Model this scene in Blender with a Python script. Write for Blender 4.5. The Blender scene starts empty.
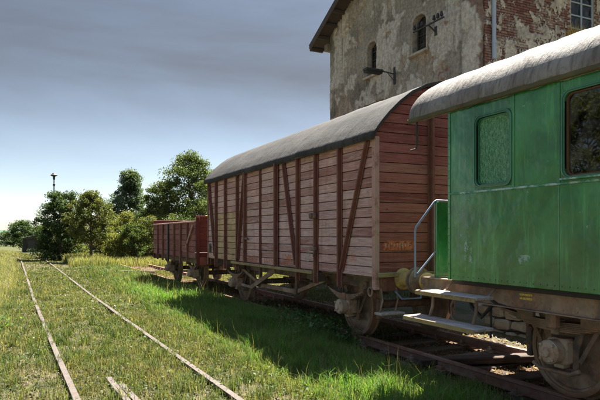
import bpy, math, random
import numpy as np
from mathutils import Vector, Matrix, noise as mnoise

R = math.radians
random.seed(7)
rng = np.random.default_rng(11)
scene = bpy.context.scene
col = scene.collection

# ------------------------------------------------------------------ camera
THETA = math.atan(280.0 / 580.0)          # track direction lies left of the view axis
CAMZ = 1.70                               # above rail top (z = 0)
cam_d = bpy.data.cameras.new('camera')
cam = bpy.data.objects.new('camera', cam_d)
col.objects.link(cam)
cam.location = (0, 0, CAMZ)
cam.rotation_euler = (R(90), 0, -THETA)
cam_d.sensor_width = 36
cam_d.lens = 36 * 580.0 / 600.0
cam_d.shift_y = 35.0 / 600.0
cam_d.clip_start = 0.1
cam_d.clip_end = 9000
scene.camera = cam

# ------------------------------------------------------------------ light
SUN = Vector((0.50, 0.34, 1.0)).normalized()
ELEV = math.asin(SUN.z)
AZ = math.atan2(SUN.x, SUN.y)
sd = bpy.data.lights.new('sun', 'SUN')
sd.energy = 3.5
sd.angle = R(0.6)
sd.color = (1.0, 0.95, 0.86)
sun = bpy.data.objects.new('sun', sd)
col.objects.link(sun)
sun.rotation_euler = SUN.to_track_quat('Z', 'Y').to_euler()
sun.location = (20, 10, 40)

world = bpy.data.worlds.new('World')
scene.world = world
world.use_nodes = True
wn = world.node_tree
wn.nodes.clear()
w_out = wn.nodes.new('ShaderNodeOutputWorld')
w_bg = wn.nodes.new('ShaderNodeBackground')
w_sky = wn.nodes.new('ShaderNodeTexSky')
w_sky.sky_type = 'NISHITA'
w_sky.sun_disc = False
w_sky.sun_elevation = ELEV
w_sky.sun_rotation = AZ
w_sky.air_density = 1.0
w_sky.dust_density = 0.5
w_sky.ozone_density = 1.0
w_bg.inputs['Strength'].default_value = 0.055
# thin grey stratus veil over the whole sky
w_tc = wn.nodes.new('ShaderNodeTexCoord')
w_mp = wn.nodes.new('ShaderNodeMapping'); w_mp.inputs['Scale'].default_value = (1.0, 1.0, 4.5)
wn.links.new(w_tc.outputs['Generated'], w_mp.inputs['Vector'])
w_no = wn.nodes.new('ShaderNodeTexNoise'); w_no.inputs['Scale'].default_value = 1.4; w_no.inputs['Detail'].default_value = 5.0; w_no.inputs['Roughness'].default_value = 0.55; w_no.inputs['Distortion'].default_value = 0.35
wn.links.new(w_mp.outputs[0], w_no.inputs['Vector'])
w_mr = wn.nodes.new('ShaderNodeMapRange'); w_mr.inputs[1].default_value = 0.3; w_mr.inputs[2].default_value = 0.7; w_mr.inputs[3].default_value = 0.90; w_mr.inputs[4].default_value = 1.0
wn.links.new(w_no.outputs['Fac'], w_mr.inputs[0])
w_bw = wn.nodes.new('ShaderNodeRGBToBW'); wn.links.new(w_sky.outputs[0], w_bw.inputs[0])
w_gr = wn.nodes.new('ShaderNodeMix'); w_gr.data_type = 'RGBA'; w_gr.blend_type = 'MULTIPLY'; w_gr.inputs[0].default_value = 1.0
wn.links.new(w_bw.outputs[0], w_gr.inputs[6]); w_gr.inputs[7].default_value = (0.110, 0.123, 0.147, 1)
w_mx = wn.nodes.new('ShaderNodeMix'); w_mx.data_type = 'RGBA'
# thinner at horizon; unseen part overhead, where the sun stands, thinned for fill light
w_sp = wn.nodes.new('ShaderNodeSeparateXYZ'); wn.links.new(w_tc.outputs['Generated'], w_sp.inputs[0])
w_el = wn.nodes.new('ShaderNodeMapRange'); w_el.interpolation_type = 'SMOOTHSTEP'; w_el.inputs[1].default_value = 0.0; w_el.inputs[2].default_value = 0.30; w_el.inputs[3].default_value = 0.72
wn.links.new(w_sp.outputs[2], w_el.inputs[0])
w_up = wn.nodes.new('ShaderNodeMapRange'); w_up.interpolation_type = 'SMOOTHSTEP'; w_up.inputs[1].default_value = 0.42; w_up.inputs[2].default_value = 0.85; w_up.inputs[3].default_value = 1.0; w_up.inputs[4].default_value = 0.40
wn.links.new(w_sp.outputs[2], w_up.inputs[0])
w_f0 = wn.nodes.new('ShaderNodeMath'); w_f0.operation = 'MULTIPLY'; wn.links.new(w_el.outputs[0], w_f0.inputs[0]); wn.links.new(w_up.outputs[0], w_f0.inputs[1])
w_fa = wn.nodes.new('ShaderNodeMath'); w_fa.operation = 'MULTIPLY'; wn.links.new(w_mr.outputs[0], w_fa.inputs[0]); wn.links.new(w_f0.outputs[0], w_fa.inputs[1])
wn.links.new(w_fa.outputs[0], w_mx.inputs[0]); wn.links.new(w_sky.outputs[0], w_mx.inputs[6]); wn.links.new(w_gr.outputs[2], w_mx.inputs[7])
wn.links.new(w_mx.outputs[2], w_bg.inputs[0])
wn.links.new(w_bg.outputs[0], w_out.inputs[0])

scene.view_settings.view_transform = 'Standard'
scene.view_settings.look = 'None'
scene.view_settings.gamma = 1.0
scene.view_settings.exposure = 3.1
scene.view_settings.use_curve_mapping = False
scene.cycles.use_denoising = True
scene.cycles.max_bounces = 8
scene.cycles.diffuse_bounces = 4
scene.cycles.transparent_max_bounces = 12

# ------------------------------------------------------------------ node helpers
class NT:
    def __init__(s, name, rough=0.8, spec=0.3, metal=0.0):
        s.m = bpy.data.materials.new(name)
        s.m.use_nodes = True
        s.t = s.m.node_tree
        s.b = s.t.nodes['Principled BSDF']
        s.out = s.t.nodes['Material Output']
        s.b.inputs['Roughness'].default_value = rough
        s.b.inputs['Specular IOR Level'].default_value = spec
        s.b.inputs['Metallic'].default_value = metal
        s._tc = None
    def n(s, typ, **kw):
        nd = s.t.nodes.new(typ)
        for k, v in kw.items():
            setattr(nd, k, v)
        return nd
    def l(s, a, b):
        s.t.links.new(a, b)
    def put(s, sock, v):
        if isinstance(v, bpy.types.NodeSocket):
            s.l(v, sock)
        elif isinstance(v, (tuple, list)) and len(v) == 3 and sock.type == 'RGBA':
            sock.default_value = (*v, 1)
        else:
            sock.default_value = v
    def obj(s):
        return s.n('ShaderNodeTexCoord').outputs['Object']
    def pos(s):
        return s.n('ShaderNodeNewGeometry').outputs['Position']
    def rnd(s):
        return s.n('ShaderNodeObjectInfo').outputs['Random']
    def vec(s, base, scale=(1, 1, 1), jitter=False):
        mp = s.n('ShaderNodeMapping')
        s.l(base, mp.inputs['Vector'])
        mp.inputs['Scale'].default_value = scale
        if jitter:
            mu = s.n('ShaderNodeMath', operation='MULTIPLY')
            s.l(s.rnd(), mu.inputs[0]); mu.inputs[1].default_value = 57.0
            s.l(mu.outputs[0], mp.inputs['Location'])
        return mp.outputs[0]
    def noise(s, v, scale=5.0, detail=4.0, rough=0.55, dist=0.0):
        nd = s.n('ShaderNodeTexNoise')
        s.l(v, nd.inputs['Vector'])
        nd.inputs['Scale'].default_value = scale
        nd.inputs['Detail'].default_value = detail
        nd.inputs['Roughness'].default_value = rough
        nd.inputs['Distortion'].default_value = dist
        return nd.outputs['Fac']
    def voro(s, v, scale=5.0, feature='F1', out='Distance'):
        nd = s.n('ShaderNodeTexVoronoi', feature=feature)
        s.l(v, nd.inputs['Vector'])
        nd.inputs['Scale'].default_value = scale
        return nd.outputs[out]
    def step(s, fac, lo, hi):
        nd = s.n('ShaderNodeMapRange', interpolation_type='SMOOTHSTEP')
        s.l(fac, nd.inputs[0])
        nd.inputs[1].default_value = lo; nd.inputs[2].default_value = hi
        return nd.outputs[0]
    def ramp(s, fac, stops):
        nd = s.n('ShaderNodeValToRGB')
        el = nd.color_ramp.elements
        while len(el) < len(stops):
            el.new(0.5)
        for e, (p, c) in zip(el, stops):
            e.position = p; e.color = (*c, 1)
        s.l(fac, nd.inputs[0])
        return nd.outputs[0]
    def mix(s, fac, a, b, mode='MIX'):
        nd = s.n('ShaderNodeMix', data_type='RGBA', blend_type=mode)
        s.put(nd.inputs[0], fac)
        s.put(nd.inputs[6], a); s.put(nd.inputs[7], b)
        return nd.outputs[2]
    def math(s, op, a, b=0.0):
        nd = s.n('ShaderNodeMath', operation=op)
        s.put(nd.inputs[0], a); s.put(nd.inputs[1], b)
        return nd.outputs[0]
    def bump(s, h, strength=0.4, dist=0.01, prev=None):
        nd = s.n('ShaderNodeBump')
        nd.inputs['Strength'].default_value = strength
        nd.inputs['Distance'].default_value = dist
        s.l(h, nd.inputs['Height'])
        if prev is not None:
            s.l(prev, nd.inputs['Normal'])
        return nd.outputs[0]
    def base(s, c):
        s.put(s.b.inputs['Base Color'], c)
    def rough(s, r):
        s.put(s.b.inputs['Roughness'], r)
    def normal(s, nrm):
        s.l(nrm, s.b.inputs['Normal'])
    def attr(s, name='col'):
        nd = s.n('ShaderNodeAttribute', attribute_name=name)
        return nd.outputs['Color']

def m_plank(name, stops, axis='y', grey=(0.30, 0.26, 0.23), wear=(0.55, 0.72), rough=0.85):
    """painted, weathered board; grain along the given local axis"""
    t = NT(name, rough, 0.25)
    sc = {'y': (9, 0.55, 9), 'x': (0.55, 9, 9), 'z': (9, 9, 0.55)}[axis]
    g = t.noise(t.vec(t.obj(), sc, True), 6.0, 6.0, 0.65, 0.4)
    big = t.noise(t.vec(t.pos(), (1, 1, 1)), 1.6, 4.0, 0.6)
    c = t.ramp(t.rnd(), stops)
    fac = t.step(t.noise(t.vec(t.obj(), tuple(v * 0.6 for v in sc), True), 3.5, 5.0, 0.7), *wear)
    c = t.mix(fac, c, grey)
    c = t.mix(t.math('MULTIPLY', t.step(g, 0.35, 0.62), 0.55), t.mix(1.0, c, (0.58, 0.52, 0.50), 'MULTIPLY'), c)
    stain = t.step(t.noise(t.vec(t.pos(), (2.5, 2.5, 0.5)), 2.2, 4.0, 0.6), 0.52, 0.75)
    c = t.mix(t.math('MULTIPLY', stain, 0.5), c, t.mix(1.0, c, (0.62, 0.50, 0.44), 'MULTIPLY'))
    c = t.mix(t.math('MULTIPLY', t.step(big, 0.45, 0.7), 0.7), c, t.mix(1.0, c, (1.3, 1.28, 1.28), 'MULTIPLY'))
    knot = t.step(t.voro(t.vec(t.obj(), {'y': (1, 0.5, 1), 'x': (0.5, 1, 1), 'z': (1, 1, 0.5)}[axis], True), 5.5), 0.09, 0.03)
    c = t.mix(t.math('MULTIPLY', knot, 0.7), c, t.mix(1.0, c, (0.35, 0.28, 0.25), 'MULTIPLY'))
    t.base(c)
    t.normal(t.bump(g, 0.75, 0.010))
    return t.m

def m_metal(name, paint, rust=(0.13, 0.06, 0.032), wear=(0.45, 0.62), rough=0.65, scale=6.0, dust=None, metal=0.0, spec=0.35, bump=0.3):
    t = NT(name, rough, spec, metal)
    v = t.vec(t.pos())
    n1 = t.noise(v, scale, 6.0, 0.68)
    n2 = t.noise(v, scale * 5, 4.0, 0.6)
    c = t.mix(t.step(n1, *wear), paint, t.mix(n2, tuple(k * 0.55 for k in rust), tuple(min(1, k * 1.7) for k in rust)))
    if dust:
        c = t.mix(t.math('MULTIPLY', t.step(t.noise(v, scale * 0.5, 4.0, 0.6), 0.42, 0.7), 0.75), c, dust)
    t.base(c)
    t.rough(t.math('ADD', t.math('MULTIPLY', n1, 0.35), rough - 0.15))
    t.normal(t.bump(t.math('ADD', n1, t.math('MULTIPLY', n2, 0.35)), bump, 0.006))
    return t.m

M = {}
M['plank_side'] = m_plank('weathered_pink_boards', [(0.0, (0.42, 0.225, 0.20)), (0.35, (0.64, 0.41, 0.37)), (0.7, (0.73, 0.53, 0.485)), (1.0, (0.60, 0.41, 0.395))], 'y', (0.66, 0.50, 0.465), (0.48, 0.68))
M['plank_tan'] = m_plank('replacement_tan_boards', [(0.0, (0.58, 0.42, 0.24)), (1.0, (0.70, 0.53, 0.32))], 'y', (0.45, 0.36, 0.27))
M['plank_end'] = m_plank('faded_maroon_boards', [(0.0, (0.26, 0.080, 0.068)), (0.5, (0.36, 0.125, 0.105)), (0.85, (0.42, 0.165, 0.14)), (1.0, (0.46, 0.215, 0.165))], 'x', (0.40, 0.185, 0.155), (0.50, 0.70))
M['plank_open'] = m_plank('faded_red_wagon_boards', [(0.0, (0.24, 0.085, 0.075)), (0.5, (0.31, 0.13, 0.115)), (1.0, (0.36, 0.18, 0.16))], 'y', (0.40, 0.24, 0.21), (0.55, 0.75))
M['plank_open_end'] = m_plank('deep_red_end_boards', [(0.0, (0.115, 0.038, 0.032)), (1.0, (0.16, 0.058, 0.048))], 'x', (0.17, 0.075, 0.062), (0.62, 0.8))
M['post'] = m_metal('brown_red_stanchion_paint', (0.16, 0.055, 0.045), (0.16, 0.075, 0.045), (0.42, 0.62), 0.7)
M['post_pale'] = m_metal('faded_corner_post_paint', (0.42, 0.25, 0.21), (0.24, 0.12, 0.085), (0.48, 0.66), 0.75)
M['iron'] = m_metal('dark_rusty_iron', (0.085, 0.070, 0.060), (0.17, 0.09, 0.055), (0.40, 0.60), 0.7, 7.0, (0.25, 0.19, 0.14))
M['iron_dusty'] = m_metal('dusty_brown_ironwork', (0.17, 0.12, 0.088), (0.24, 0.125, 0.075), (0.40, 0.6), 0.75, 6.0, (0.36, 0.29, 0.215))
M['tyre'] = m_metal('rusty_wheel_tyre', (0.20, 0.12, 0.075), (0.22, 0.11, 0.06), (0.40, 0.6), 0.55, 9.0, (0.30, 0.23, 0.17))
M['box_cover'] = m_metal('pale_dusty_axle_cover', (0.46, 0.36, 0.27), (0.33, 0.20, 0.12), (0.43, 0.63), 0.7, 10.0)
M['ochre'] = m_metal('ochre_buffer_paint', (0.50, 0.36, 0.09), (0.22, 0.12, 0.05), (0.46, 0.62), 0.6, 8.0, (0.42, 0.32, 0.16))
M['lichen_timber'] = m_metal('lichen_stained_timber', (0.28, 0.21, 0.10), (0.17, 0.10, 0.06), (0.45, 0.6), 0.9, 9.0, (0.36, 0.29, 0.13))
M['eaves'] = m_metal('mossy_dark_eaves_timber', (0.075, 0.072, 0.040), (0.06, 0.04, 0.025), (0.45, 0.6), 0.9, 9.0, (0.12, 0.115, 0.05))
M['rail'] = m_metal('rusty_rail_steel', (0.066, 0.055, 0.047), (0.075, 0.048, 0.035), (0.42, 0.62), 0.65, 14.0, (0.085, 0.073, 0.061))
M['rail_red'] = m_metal('red_rust_rail_steel', (0.21, 0.11, 0.077), (0.23, 0.105, 0.062), (0.42, 0.62), 0.65, 14.0, (0.28, 0.185, 0.14))
M['grey_pipe'] = m_metal('blue_grey_handrail_paint', (0.17, 0.22, 0.31), (0.22, 0.15, 0.11), (0.58, 0.74), 0.45, 12.0)
M['zinc_pipe'] = m_metal('blue_grey_zinc_pipe', (0.27, 0.33, 0.42), (0.30, 0.28, 0.27), (0.55, 0.75), 0.5, 6.0)
M['step_wood'] = m_plank('grey_worn_tread_boards', [(0.0, (0.42, 0.36, 0.29)), (1.0, (0.55, 0.48, 0.40))], 'y', (0.62, 0.57, 0.50), (0.4, 0.6))
M['sleeper'] = m_plank('tarred_sleeper_timber', [(0.0, (0.10, 0.075, 0.055)), (1.0, (0.20, 0.155, 0.115))], 'x', (0.24, 0.2, 0.16))
M['sleeper_y'] = m_plank('dark_loose_timber', [(0.0, (0.06, 0.045, 0.035)), (1.0, (0.12, 0.09, 0.07))], 'y', (0.14, 0.115, 0.09))
M['old_timber'] = m_plank('silvered_timber', [(0.0, (0.22, 0.19, 0.16)), (1.0, (0.33, 0.29, 0.25))], 'y', (0.36, 0.33, 0.29))
M['dark_inside'] = NT('dark_interior', 0.9, 0.1).m
M['dark_inside'].node_tree.nodes['Principled BSDF'].inputs['Base Color'].default_value = (0.05, 0.042, 0.036, 1)
M['black_iron'] = m_metal('black_painted_iron', (0.03, 0.03, 0.032), (0.09, 0.05, 0.03), (0.55, 0.7), 0.55)

def m_green(name, a, b, rough):
    t = NT(name, rough, 0.5)
    v = t.vec(t.pos())
    n = t.noise(v, 1.3, 5.0, 0.6, 0.6)
    streak = t.noise(t.vec(t.pos(), (3, 7, 0.7)), 2.0, 5.0, 0.65)
    fine = t.noise(v, 28.0, 4.0, 0.6)
    c = t.mix(t.step(n, 0.36, 0.66), a, b)
    c = t.mix(t.math('MULTIPLY', t.step(streak, 0.5, 0.72), 0.5), c, tuple(min(1, k * 1.6 + 0.02) for k in b))
    chips = t.step(t.noise(v, 5.5, 8.0, 0.72, 0.3), 0.655, 0.69)
    c = t.mix(t.math('MULTIPLY', chips, 0.75), c, (0.33, 0.45, 0.36))
    rust = t.step(t.noise(v, 8.0, 8.0, 0.75, 0.2), 0.68, 0.72)
    c = t.mix(rust, c, (0.16, 0.08, 0.04))
    runs = t.math('MULTIPLY', t.step(t.noise(t.vec(t.pos(), (6, 16, 0.5)), 2.2, 5.0, 0.7), 0.60, 0.74), t.step(t.noise(v, 1.7, 3.0, 0.5), 0.42, 0.62))
    c = t.mix(t.math('MULTIPLY', runs, 0.55), c, (0.055, 0.075, 0.035))
    t.base(c)
    t.rough(t.math('ADD', t.math('MULTIPLY', streak, 0.30), rough - 0.10))
    t.normal(t.bump(t.math('ADD', t.noise(v, 2.6, 3.0, 0.5), t.math('MULTIPLY', fine, 0.03)), 0.8, 0.045))
    t.b.inputs['Coat Weight'].default_value = 0.55
    t.b.inputs['Coat Roughness'].default_value = 0.13
    return t.m
M['green'] = m_green('weathered_green_coach_paint', (0.019, 0.122, 0.038), (0.046, 0.225, 0.068), 0.19)
M['green_trim'] = m_green('green_window_surround_paint', (0.022, 0.12, 0.065), (0.04, 0.17, 0.09), 0.4)
t = NT('chalky_waist_moulding', 0.7, 0.3)
t.base(t.mix(t.step(t.noise(t.vec(t.pos()), 7.0, 5.0, 0.7), 0.42, 0.6), (0.07, 0.24, 0.14), (0.36, 0.50, 0.46)))
M['waist'] = t.m

def m_roof(name, a, b, c_, axis_scale, rough=0.9, bstr=0.5):
    t = NT(name, rough, 0.2)
    v = t.vec(t.pos())
    n = t.noise(v, 1.1, 6.0, 0.65, 0.4)
    wr = t.noise(t.vec(t.pos(), axis_scale), 3.2, 5.0, 0.6, 1.1)
    fine = t.noise(v, 22.0, 5.0, 0.6)
    c = t.mix(t.step(n, 0.35, 0.65), a, b)
    c = t.mix(t.math('MULTIPLY', t.step(wr, 0.45, 0.68), 0.6), c, c_)
    c = t.mix(t.math('MULTIPLY', t.step(fine, 0.5, 0.75), 0.4), c, tuple(k * 0.45 for k in a))
    t.base(c)
    nb = t.bump(wr, bstr, 0.03)
    t.normal(t.bump(fine, 0.6, 0.010, nb))
    return t.m
M['felt'] = m_roof('grey_roofing_felt', (0.036, 0.033, 0.031), (0.064, 0.059, 0.055), (0.022, 0.020, 0.019), (0.6, 3.0, 0.6))
M['canvas_roof'] = m_roof('pale_wrinkled_canvas_roof', (0.165, 0.148, 0.131), (0.265, 0.243, 0.22), (0.070, 0.058, 0.049), (0.8, 4.5, 0.8), 0.75, 0.75)
M['tiles_dark'] = m_metal('dark_roof_boarding', (0.055, 0.045, 0.04), (0.08, 0.055, 0.04), (0.5, 0.7), 0.85)

def m_glass(name, tint, rough=0.02):
    t = NT(name, rough, 0.5)
    t.base(tint)
    t.b.inputs['IOR'].default_value = 1.5
    tr = t.n('ShaderNodeBsdfTransparent'); tr.inputs[0].default_value = (*tint, 1)
    gl = t.n('ShaderNodeBsdfGlossy'); gl.inputs['Roughness'].default_value = rough
    gl.inputs['Color'].default_value = (0.9, 0.93, 0.95, 1)
    fr = t.n('ShaderNodeFresnel'); fr.inputs[0].default_value = 1.7
    dust = t.step(t.noise(t.vec(t.pos()), 6.0, 6.0, 0.7), 0.4, 0.85)
    df = t.n('ShaderNodeBsdfDiffuse'); df.inputs[0].default_value = (0.34, 0.32, 0.28, 1)
    m1 = t.n('ShaderNodeMixShader'); t.l(fr.outputs[0], m1.inputs[0]); t.l(tr.outputs[0], m1.inputs[1]); t.l(gl.outputs[0], m1.inputs[2])
    m2 = t.n('ShaderNodeMixShader'); t.put(m2.inputs[0], t.math('MULTIPLY', dust, 0.22)); t.l(m1.outputs[0], m2.inputs[1]); t.l(df.outputs[0], m2.inputs[2])
    t.l(m2.outputs[0], t.out.inputs['Surface'])
    return t.m
M['glass'] = m_glass('dusty_window_glass', (0.62, 0.66, 0.62))
t = NT('frosted_green_glass', 0.45, 0.5)
vn = t.voro(t.vec(t.pos()), 55.0)
t.base(t.mix(t.step(t.noise(t.vec(t.pos(), (1, 1, 0.45)), 46.0, 4.0, 0.7), 0.36, 0.70), (0.05, 0.20, 0.09), (0.17, 0.36, 0.20)))
t.rough(0.22)
t.normal(t.bump(vn, 1.0, 0.012))
M['frosted'] = t.m
t = NT('cracked_orange_window_wood', 0.6, 0.4)
g = t.noise(t.vec(t.pos(), (9, 9, 0.8)), 6.0, 5.0, 0.6)
t.base(t.mix(g, (0.045, 0.028, 0.016), (0.17, 0.08, 0.032)))
M['wood_orange'] = t.m
t = NT('cream_curtain_cloth', 0.9, 0.1)
t.base(t.mix(t.noise(t.vec(t.pos(), (2, 14, 0.6)), 3.0, 3.0), (0.55, 0.47, 0.34), (0.76, 0.69, 0.55)))
M['curtain'] = t.m
t = NT('flaking_orange_paint', 0.8, 0.2)
v = t.vec(t.pos())
t.base(t.mix(t.noise(v, 14.0, 5.0, 0.7), (0.62, 0.13, 0.045), (0.72, 0.26, 0.12)))
t.put(t.b.inputs['Alpha'], t.math('MULTIPLY', t.step(t.noise(v, 13.0, 7.0, 0.75), 0.42, 0.70), 0.75))
M['orange'] = t.m
t = NT('scratched_orange_paint', 0.8, 0.2)
v = t.vec(t.pos())
t.base(t.mix(t.noise(v, 14.0, 5.0, 0.7), (0.50, 0.10, 0.04), (0.62, 0.20, 0.10)))
t.put(t.b.inputs['Alpha'], t.math('MULTIPLY', t.step(t.noise(v, 16.0, 7.0, 0.75), 0.34, 0.52), 0.85))
M['orange_strong'] = t.m
t = NT('flaking_white_paint', 0.8, 0.2)
t.base((0.60, 0.52, 0.46))
t.put(t.b.inputs['Alpha'], t.math('MULTIPLY', t.step(t.noise(t.vec(t.pos()), 16.0, 7.0, 0.75), 0.40, 0.58), 0.7))
M['white_flake'] = t.m
t = NT('pale_scuffed_green', 0.6, 0.3)
t.base((0.36, 0.52, 0.40))
t.put(t.b.inputs['Alpha'], t.math('MULTIPLY', t.step(t.noise(t.vec(t.pos()), 13.0, 7.0, 0.75), 0.46, 0.56), 0.8))
M['scuff'] = t.m
t = NT('yellow_stencil_paint', 0.7, 0.2)
t.base((0.62, 0.48, 0.10))
t.put(t.b.inputs['Alpha'], t.step(t.noise(t.vec(t.pos(), (1, 3, 1)), 40.0, 3.0, 0.6), 0.36, 0.5))
M['yellow'] = t.m

# vertex coloured things (foliage, plaster)
def m_leaf(name, trans=0.35, rough=0.55):
    t = NT(name, rough, 0.12)
    c = t.attr('col')
    t.base(c)
    tl = t.n('ShaderNodeBsdfTranslucent')
    t.put(tl.inputs[0], t.mix(1.0, c, (1.25, 1.35, 0.55), 'MULTIPLY'))
    mx = t.n('ShaderNodeMixShader'); mx.inputs[0].default_value = trans
    t.l(t.b.outputs[0], mx.inputs[1]); t.l(tl.outputs[0], mx.inputs[2])
    t.l(mx.outputs[0], t.out.inputs['Surface'])
    return t.m
M['grass'] = m_leaf('grass_blade', 0.42, 0.5)
M['leaf'] = m_leaf('tree_leaf', 0.35, 0.5)
t = NT('grey_brown_bark', 0.95, 0.1)
g = t.noise(t.vec(t.pos(), (8, 8, 1.2)), 4.0, 5.0, 0.65)
t.base(t.mix(g, (0.06, 0.045, 0.035), (0.20, 0.16, 0.125)))
t.normal(t.bump(g, 0.8, 0.03))
M['bark'] = t.m

t = NT('old_lime_plaster', 0.95, 0.1)
v = t.vec(t.pos())
c = t.attr('col')
fine = t.noise(v, 9.0, 8.0, 0.7)
c = t.mix(t.step(fine, 0.30, 0.72), t.mix(1.0, c, (0.62, 0.60, 0.57), 'MULTIPLY'), t.mix(1.0, c, (1.18, 1.17, 1.15), 'MULTIPLY'))
run = t.step(t.noise(t.vec(t.pos(), (3, 3, 0.35)), 2.0, 5.0, 0.65), 0.5, 0.72)
c = t.mix(t.math('MULTIPLY', run, 0.65), c, t.mix(1.0, c, (0.40, 0.36, 0.31), 'MULTIPLY'))
t.base(c)
nb = t.bump(t.noise(v, 3.0, 8.0, 0.72), 0.6, 0.05)
t.normal(t.bump(fine, 0.4, 0.01, nb))
M['plaster'] = t.m

def m_brick(name, jit=True):
    t = NT(name, 0.92, 0.15)
    v = t.vec(t.pos())
    if jit:
        c = t.ramp(t.rnd(), [(0.0, (0.105, 0.052, 0.045)), (0.4, (0.165, 0.080, 0.068)), (0.75, (0.15, 0.092, 0.08)), (1.0, (0.24, 0.15, 0.12))])
    else:
        c = t.ramp(t.noise(v, 7.0, 2.0, 0.5), [(0.3, (0.105, 0.052, 0.045)), (0.5, (0.165, 0.080, 0.068)), (0.7, (0.24, 0.15, 0.12))])
    white = t.step(t.noise(v, 1.5, 8.0, 0.76, 0.8), 0.47, 0.66)
    c = t.mix(t.math('MULTIPLY', white, 0.85), c, t.mix(t.noise(v, 12.0, 5.0, 0.7), (0.26, 0.235, 0.215), (0.52, 0.49, 0.455)))
    soot = t.step(t.noise(v, 2.6, 6.0, 0.7), 0.55, 0.72)
    c = t.mix(t.math('MULTIPLY', soot, 0.6), c, (0.09, 0.08, 0.065))
    t.base(c)
    t.normal(t.bump(t.noise(v, 25.0, 6.0, 0.7), 0.6, 0.01))
    return t.m
M['brick'] = m_brick('flaking_whitewashed_brick')
M['brick_far'] = m_brick('flaking_whitewashed_brick_courses', False)
t = NT('lime_mortar', 0.95, 0.1)
t.base(t.mix(t.noise(t.vec(t.pos()), 10.0, 6.0, 0.7), (0.22, 0.19, 0.165), (0.46, 0.42, 0.37)))
M['mortar'] = t.m
t = NT('pale_rubble_stone', 0.95, 0.1)
v = t.vec(t.pos())
t.base(t.mix(t.noise(v, 6.0, 7.0, 0.7), t.mix(t.rnd(), (0.10, 0.10, 0.092), (0.20, 0.195, 0.175)), (0.36, 0.35, 0.325)))
t.normal(t.bump(t.noise(v, 12.0, 7.0, 0.7), 0.7, 0.03))
M['stone'] = t.m

t = NT('grey_ballast', 0.95, 0.1)
t.base(t.mix(t.noise(t.vec(t.pos()), 11.0, 5.0, 0.7), (0.05, 0.045, 0.04), (0.22, 0.20, 0.175)))
M['ballast'] = t.m
t = NT('trackside_soil', 0.97, 0.1)
v = t.vec(t.pos())
n1 = t.noise(v, 0.55, 6.0, 0.62, 0.5)
n2 = t.noise(v, 6.0, 7.0, 0.7)
n3 = t.voro(v, 26.0)
soil = t.mix(n2, (0.030, 0.022, 0.015), (0.105, 0.082, 0.060))
soil = t.mix(t.step(n3, 0.0, 0.5), soil, t.mix(1.0, soil, (1.7, 1.7, 1.7), 'MULTIPLY'))
moss = t.mix(n2, (0.020, 0.026, 0.009), (0.075, 0.076, 0.028))
c = t.mix(t.step(n1, 0.36, 0.56), moss, t.mix(0.45, soil, moss))
sep = t.n('ShaderNodeSeparateXYZ'); t.l(t.pos(), sep.inputs[0])
# bare brown strip of ballast and litter along the wagons' track
dx = t.math('ABSOLUTE', t.math('SUBTRACT', sep.outputs[0], 6.1))
dx = t.math('ADD', dx, t.math('MULTIPLY', t.math('SUBTRACT', n2, 0.5), 0.8))
far_ = t.step(sep.outputs[1], 32.0, 50.0)
c = t.mix(far_, c, t.mix(n2, (0.03, 0.038, 0.013), (0.08, 0.082, 0.034)))
strip = t.step(dx, 1.75, 1.2)
litter = t.mix(t.noise(v, 18.0, 6.0, 0.75), (0.030, 0.019, 0.012), (0.15, 0.092, 0.060))
c = t.mix(strip, c, litter)
t.base(c)
t.normal(t.bump(t.math('ADD', n2, t.math('MULTIPLY', n3, 0.5)), 0.8, 0.04))
M['soil'] = t.m
t = NT('wooded_hillside', 1.0, 0.0)
t.base(t.mix(t.noise(t.vec(t.pos()), 0.02, 6.0, 0.7), (0.035, 0.06, 0.045), (0.09, 0.13, 0.10)))
M['hill'] = t.m

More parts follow.
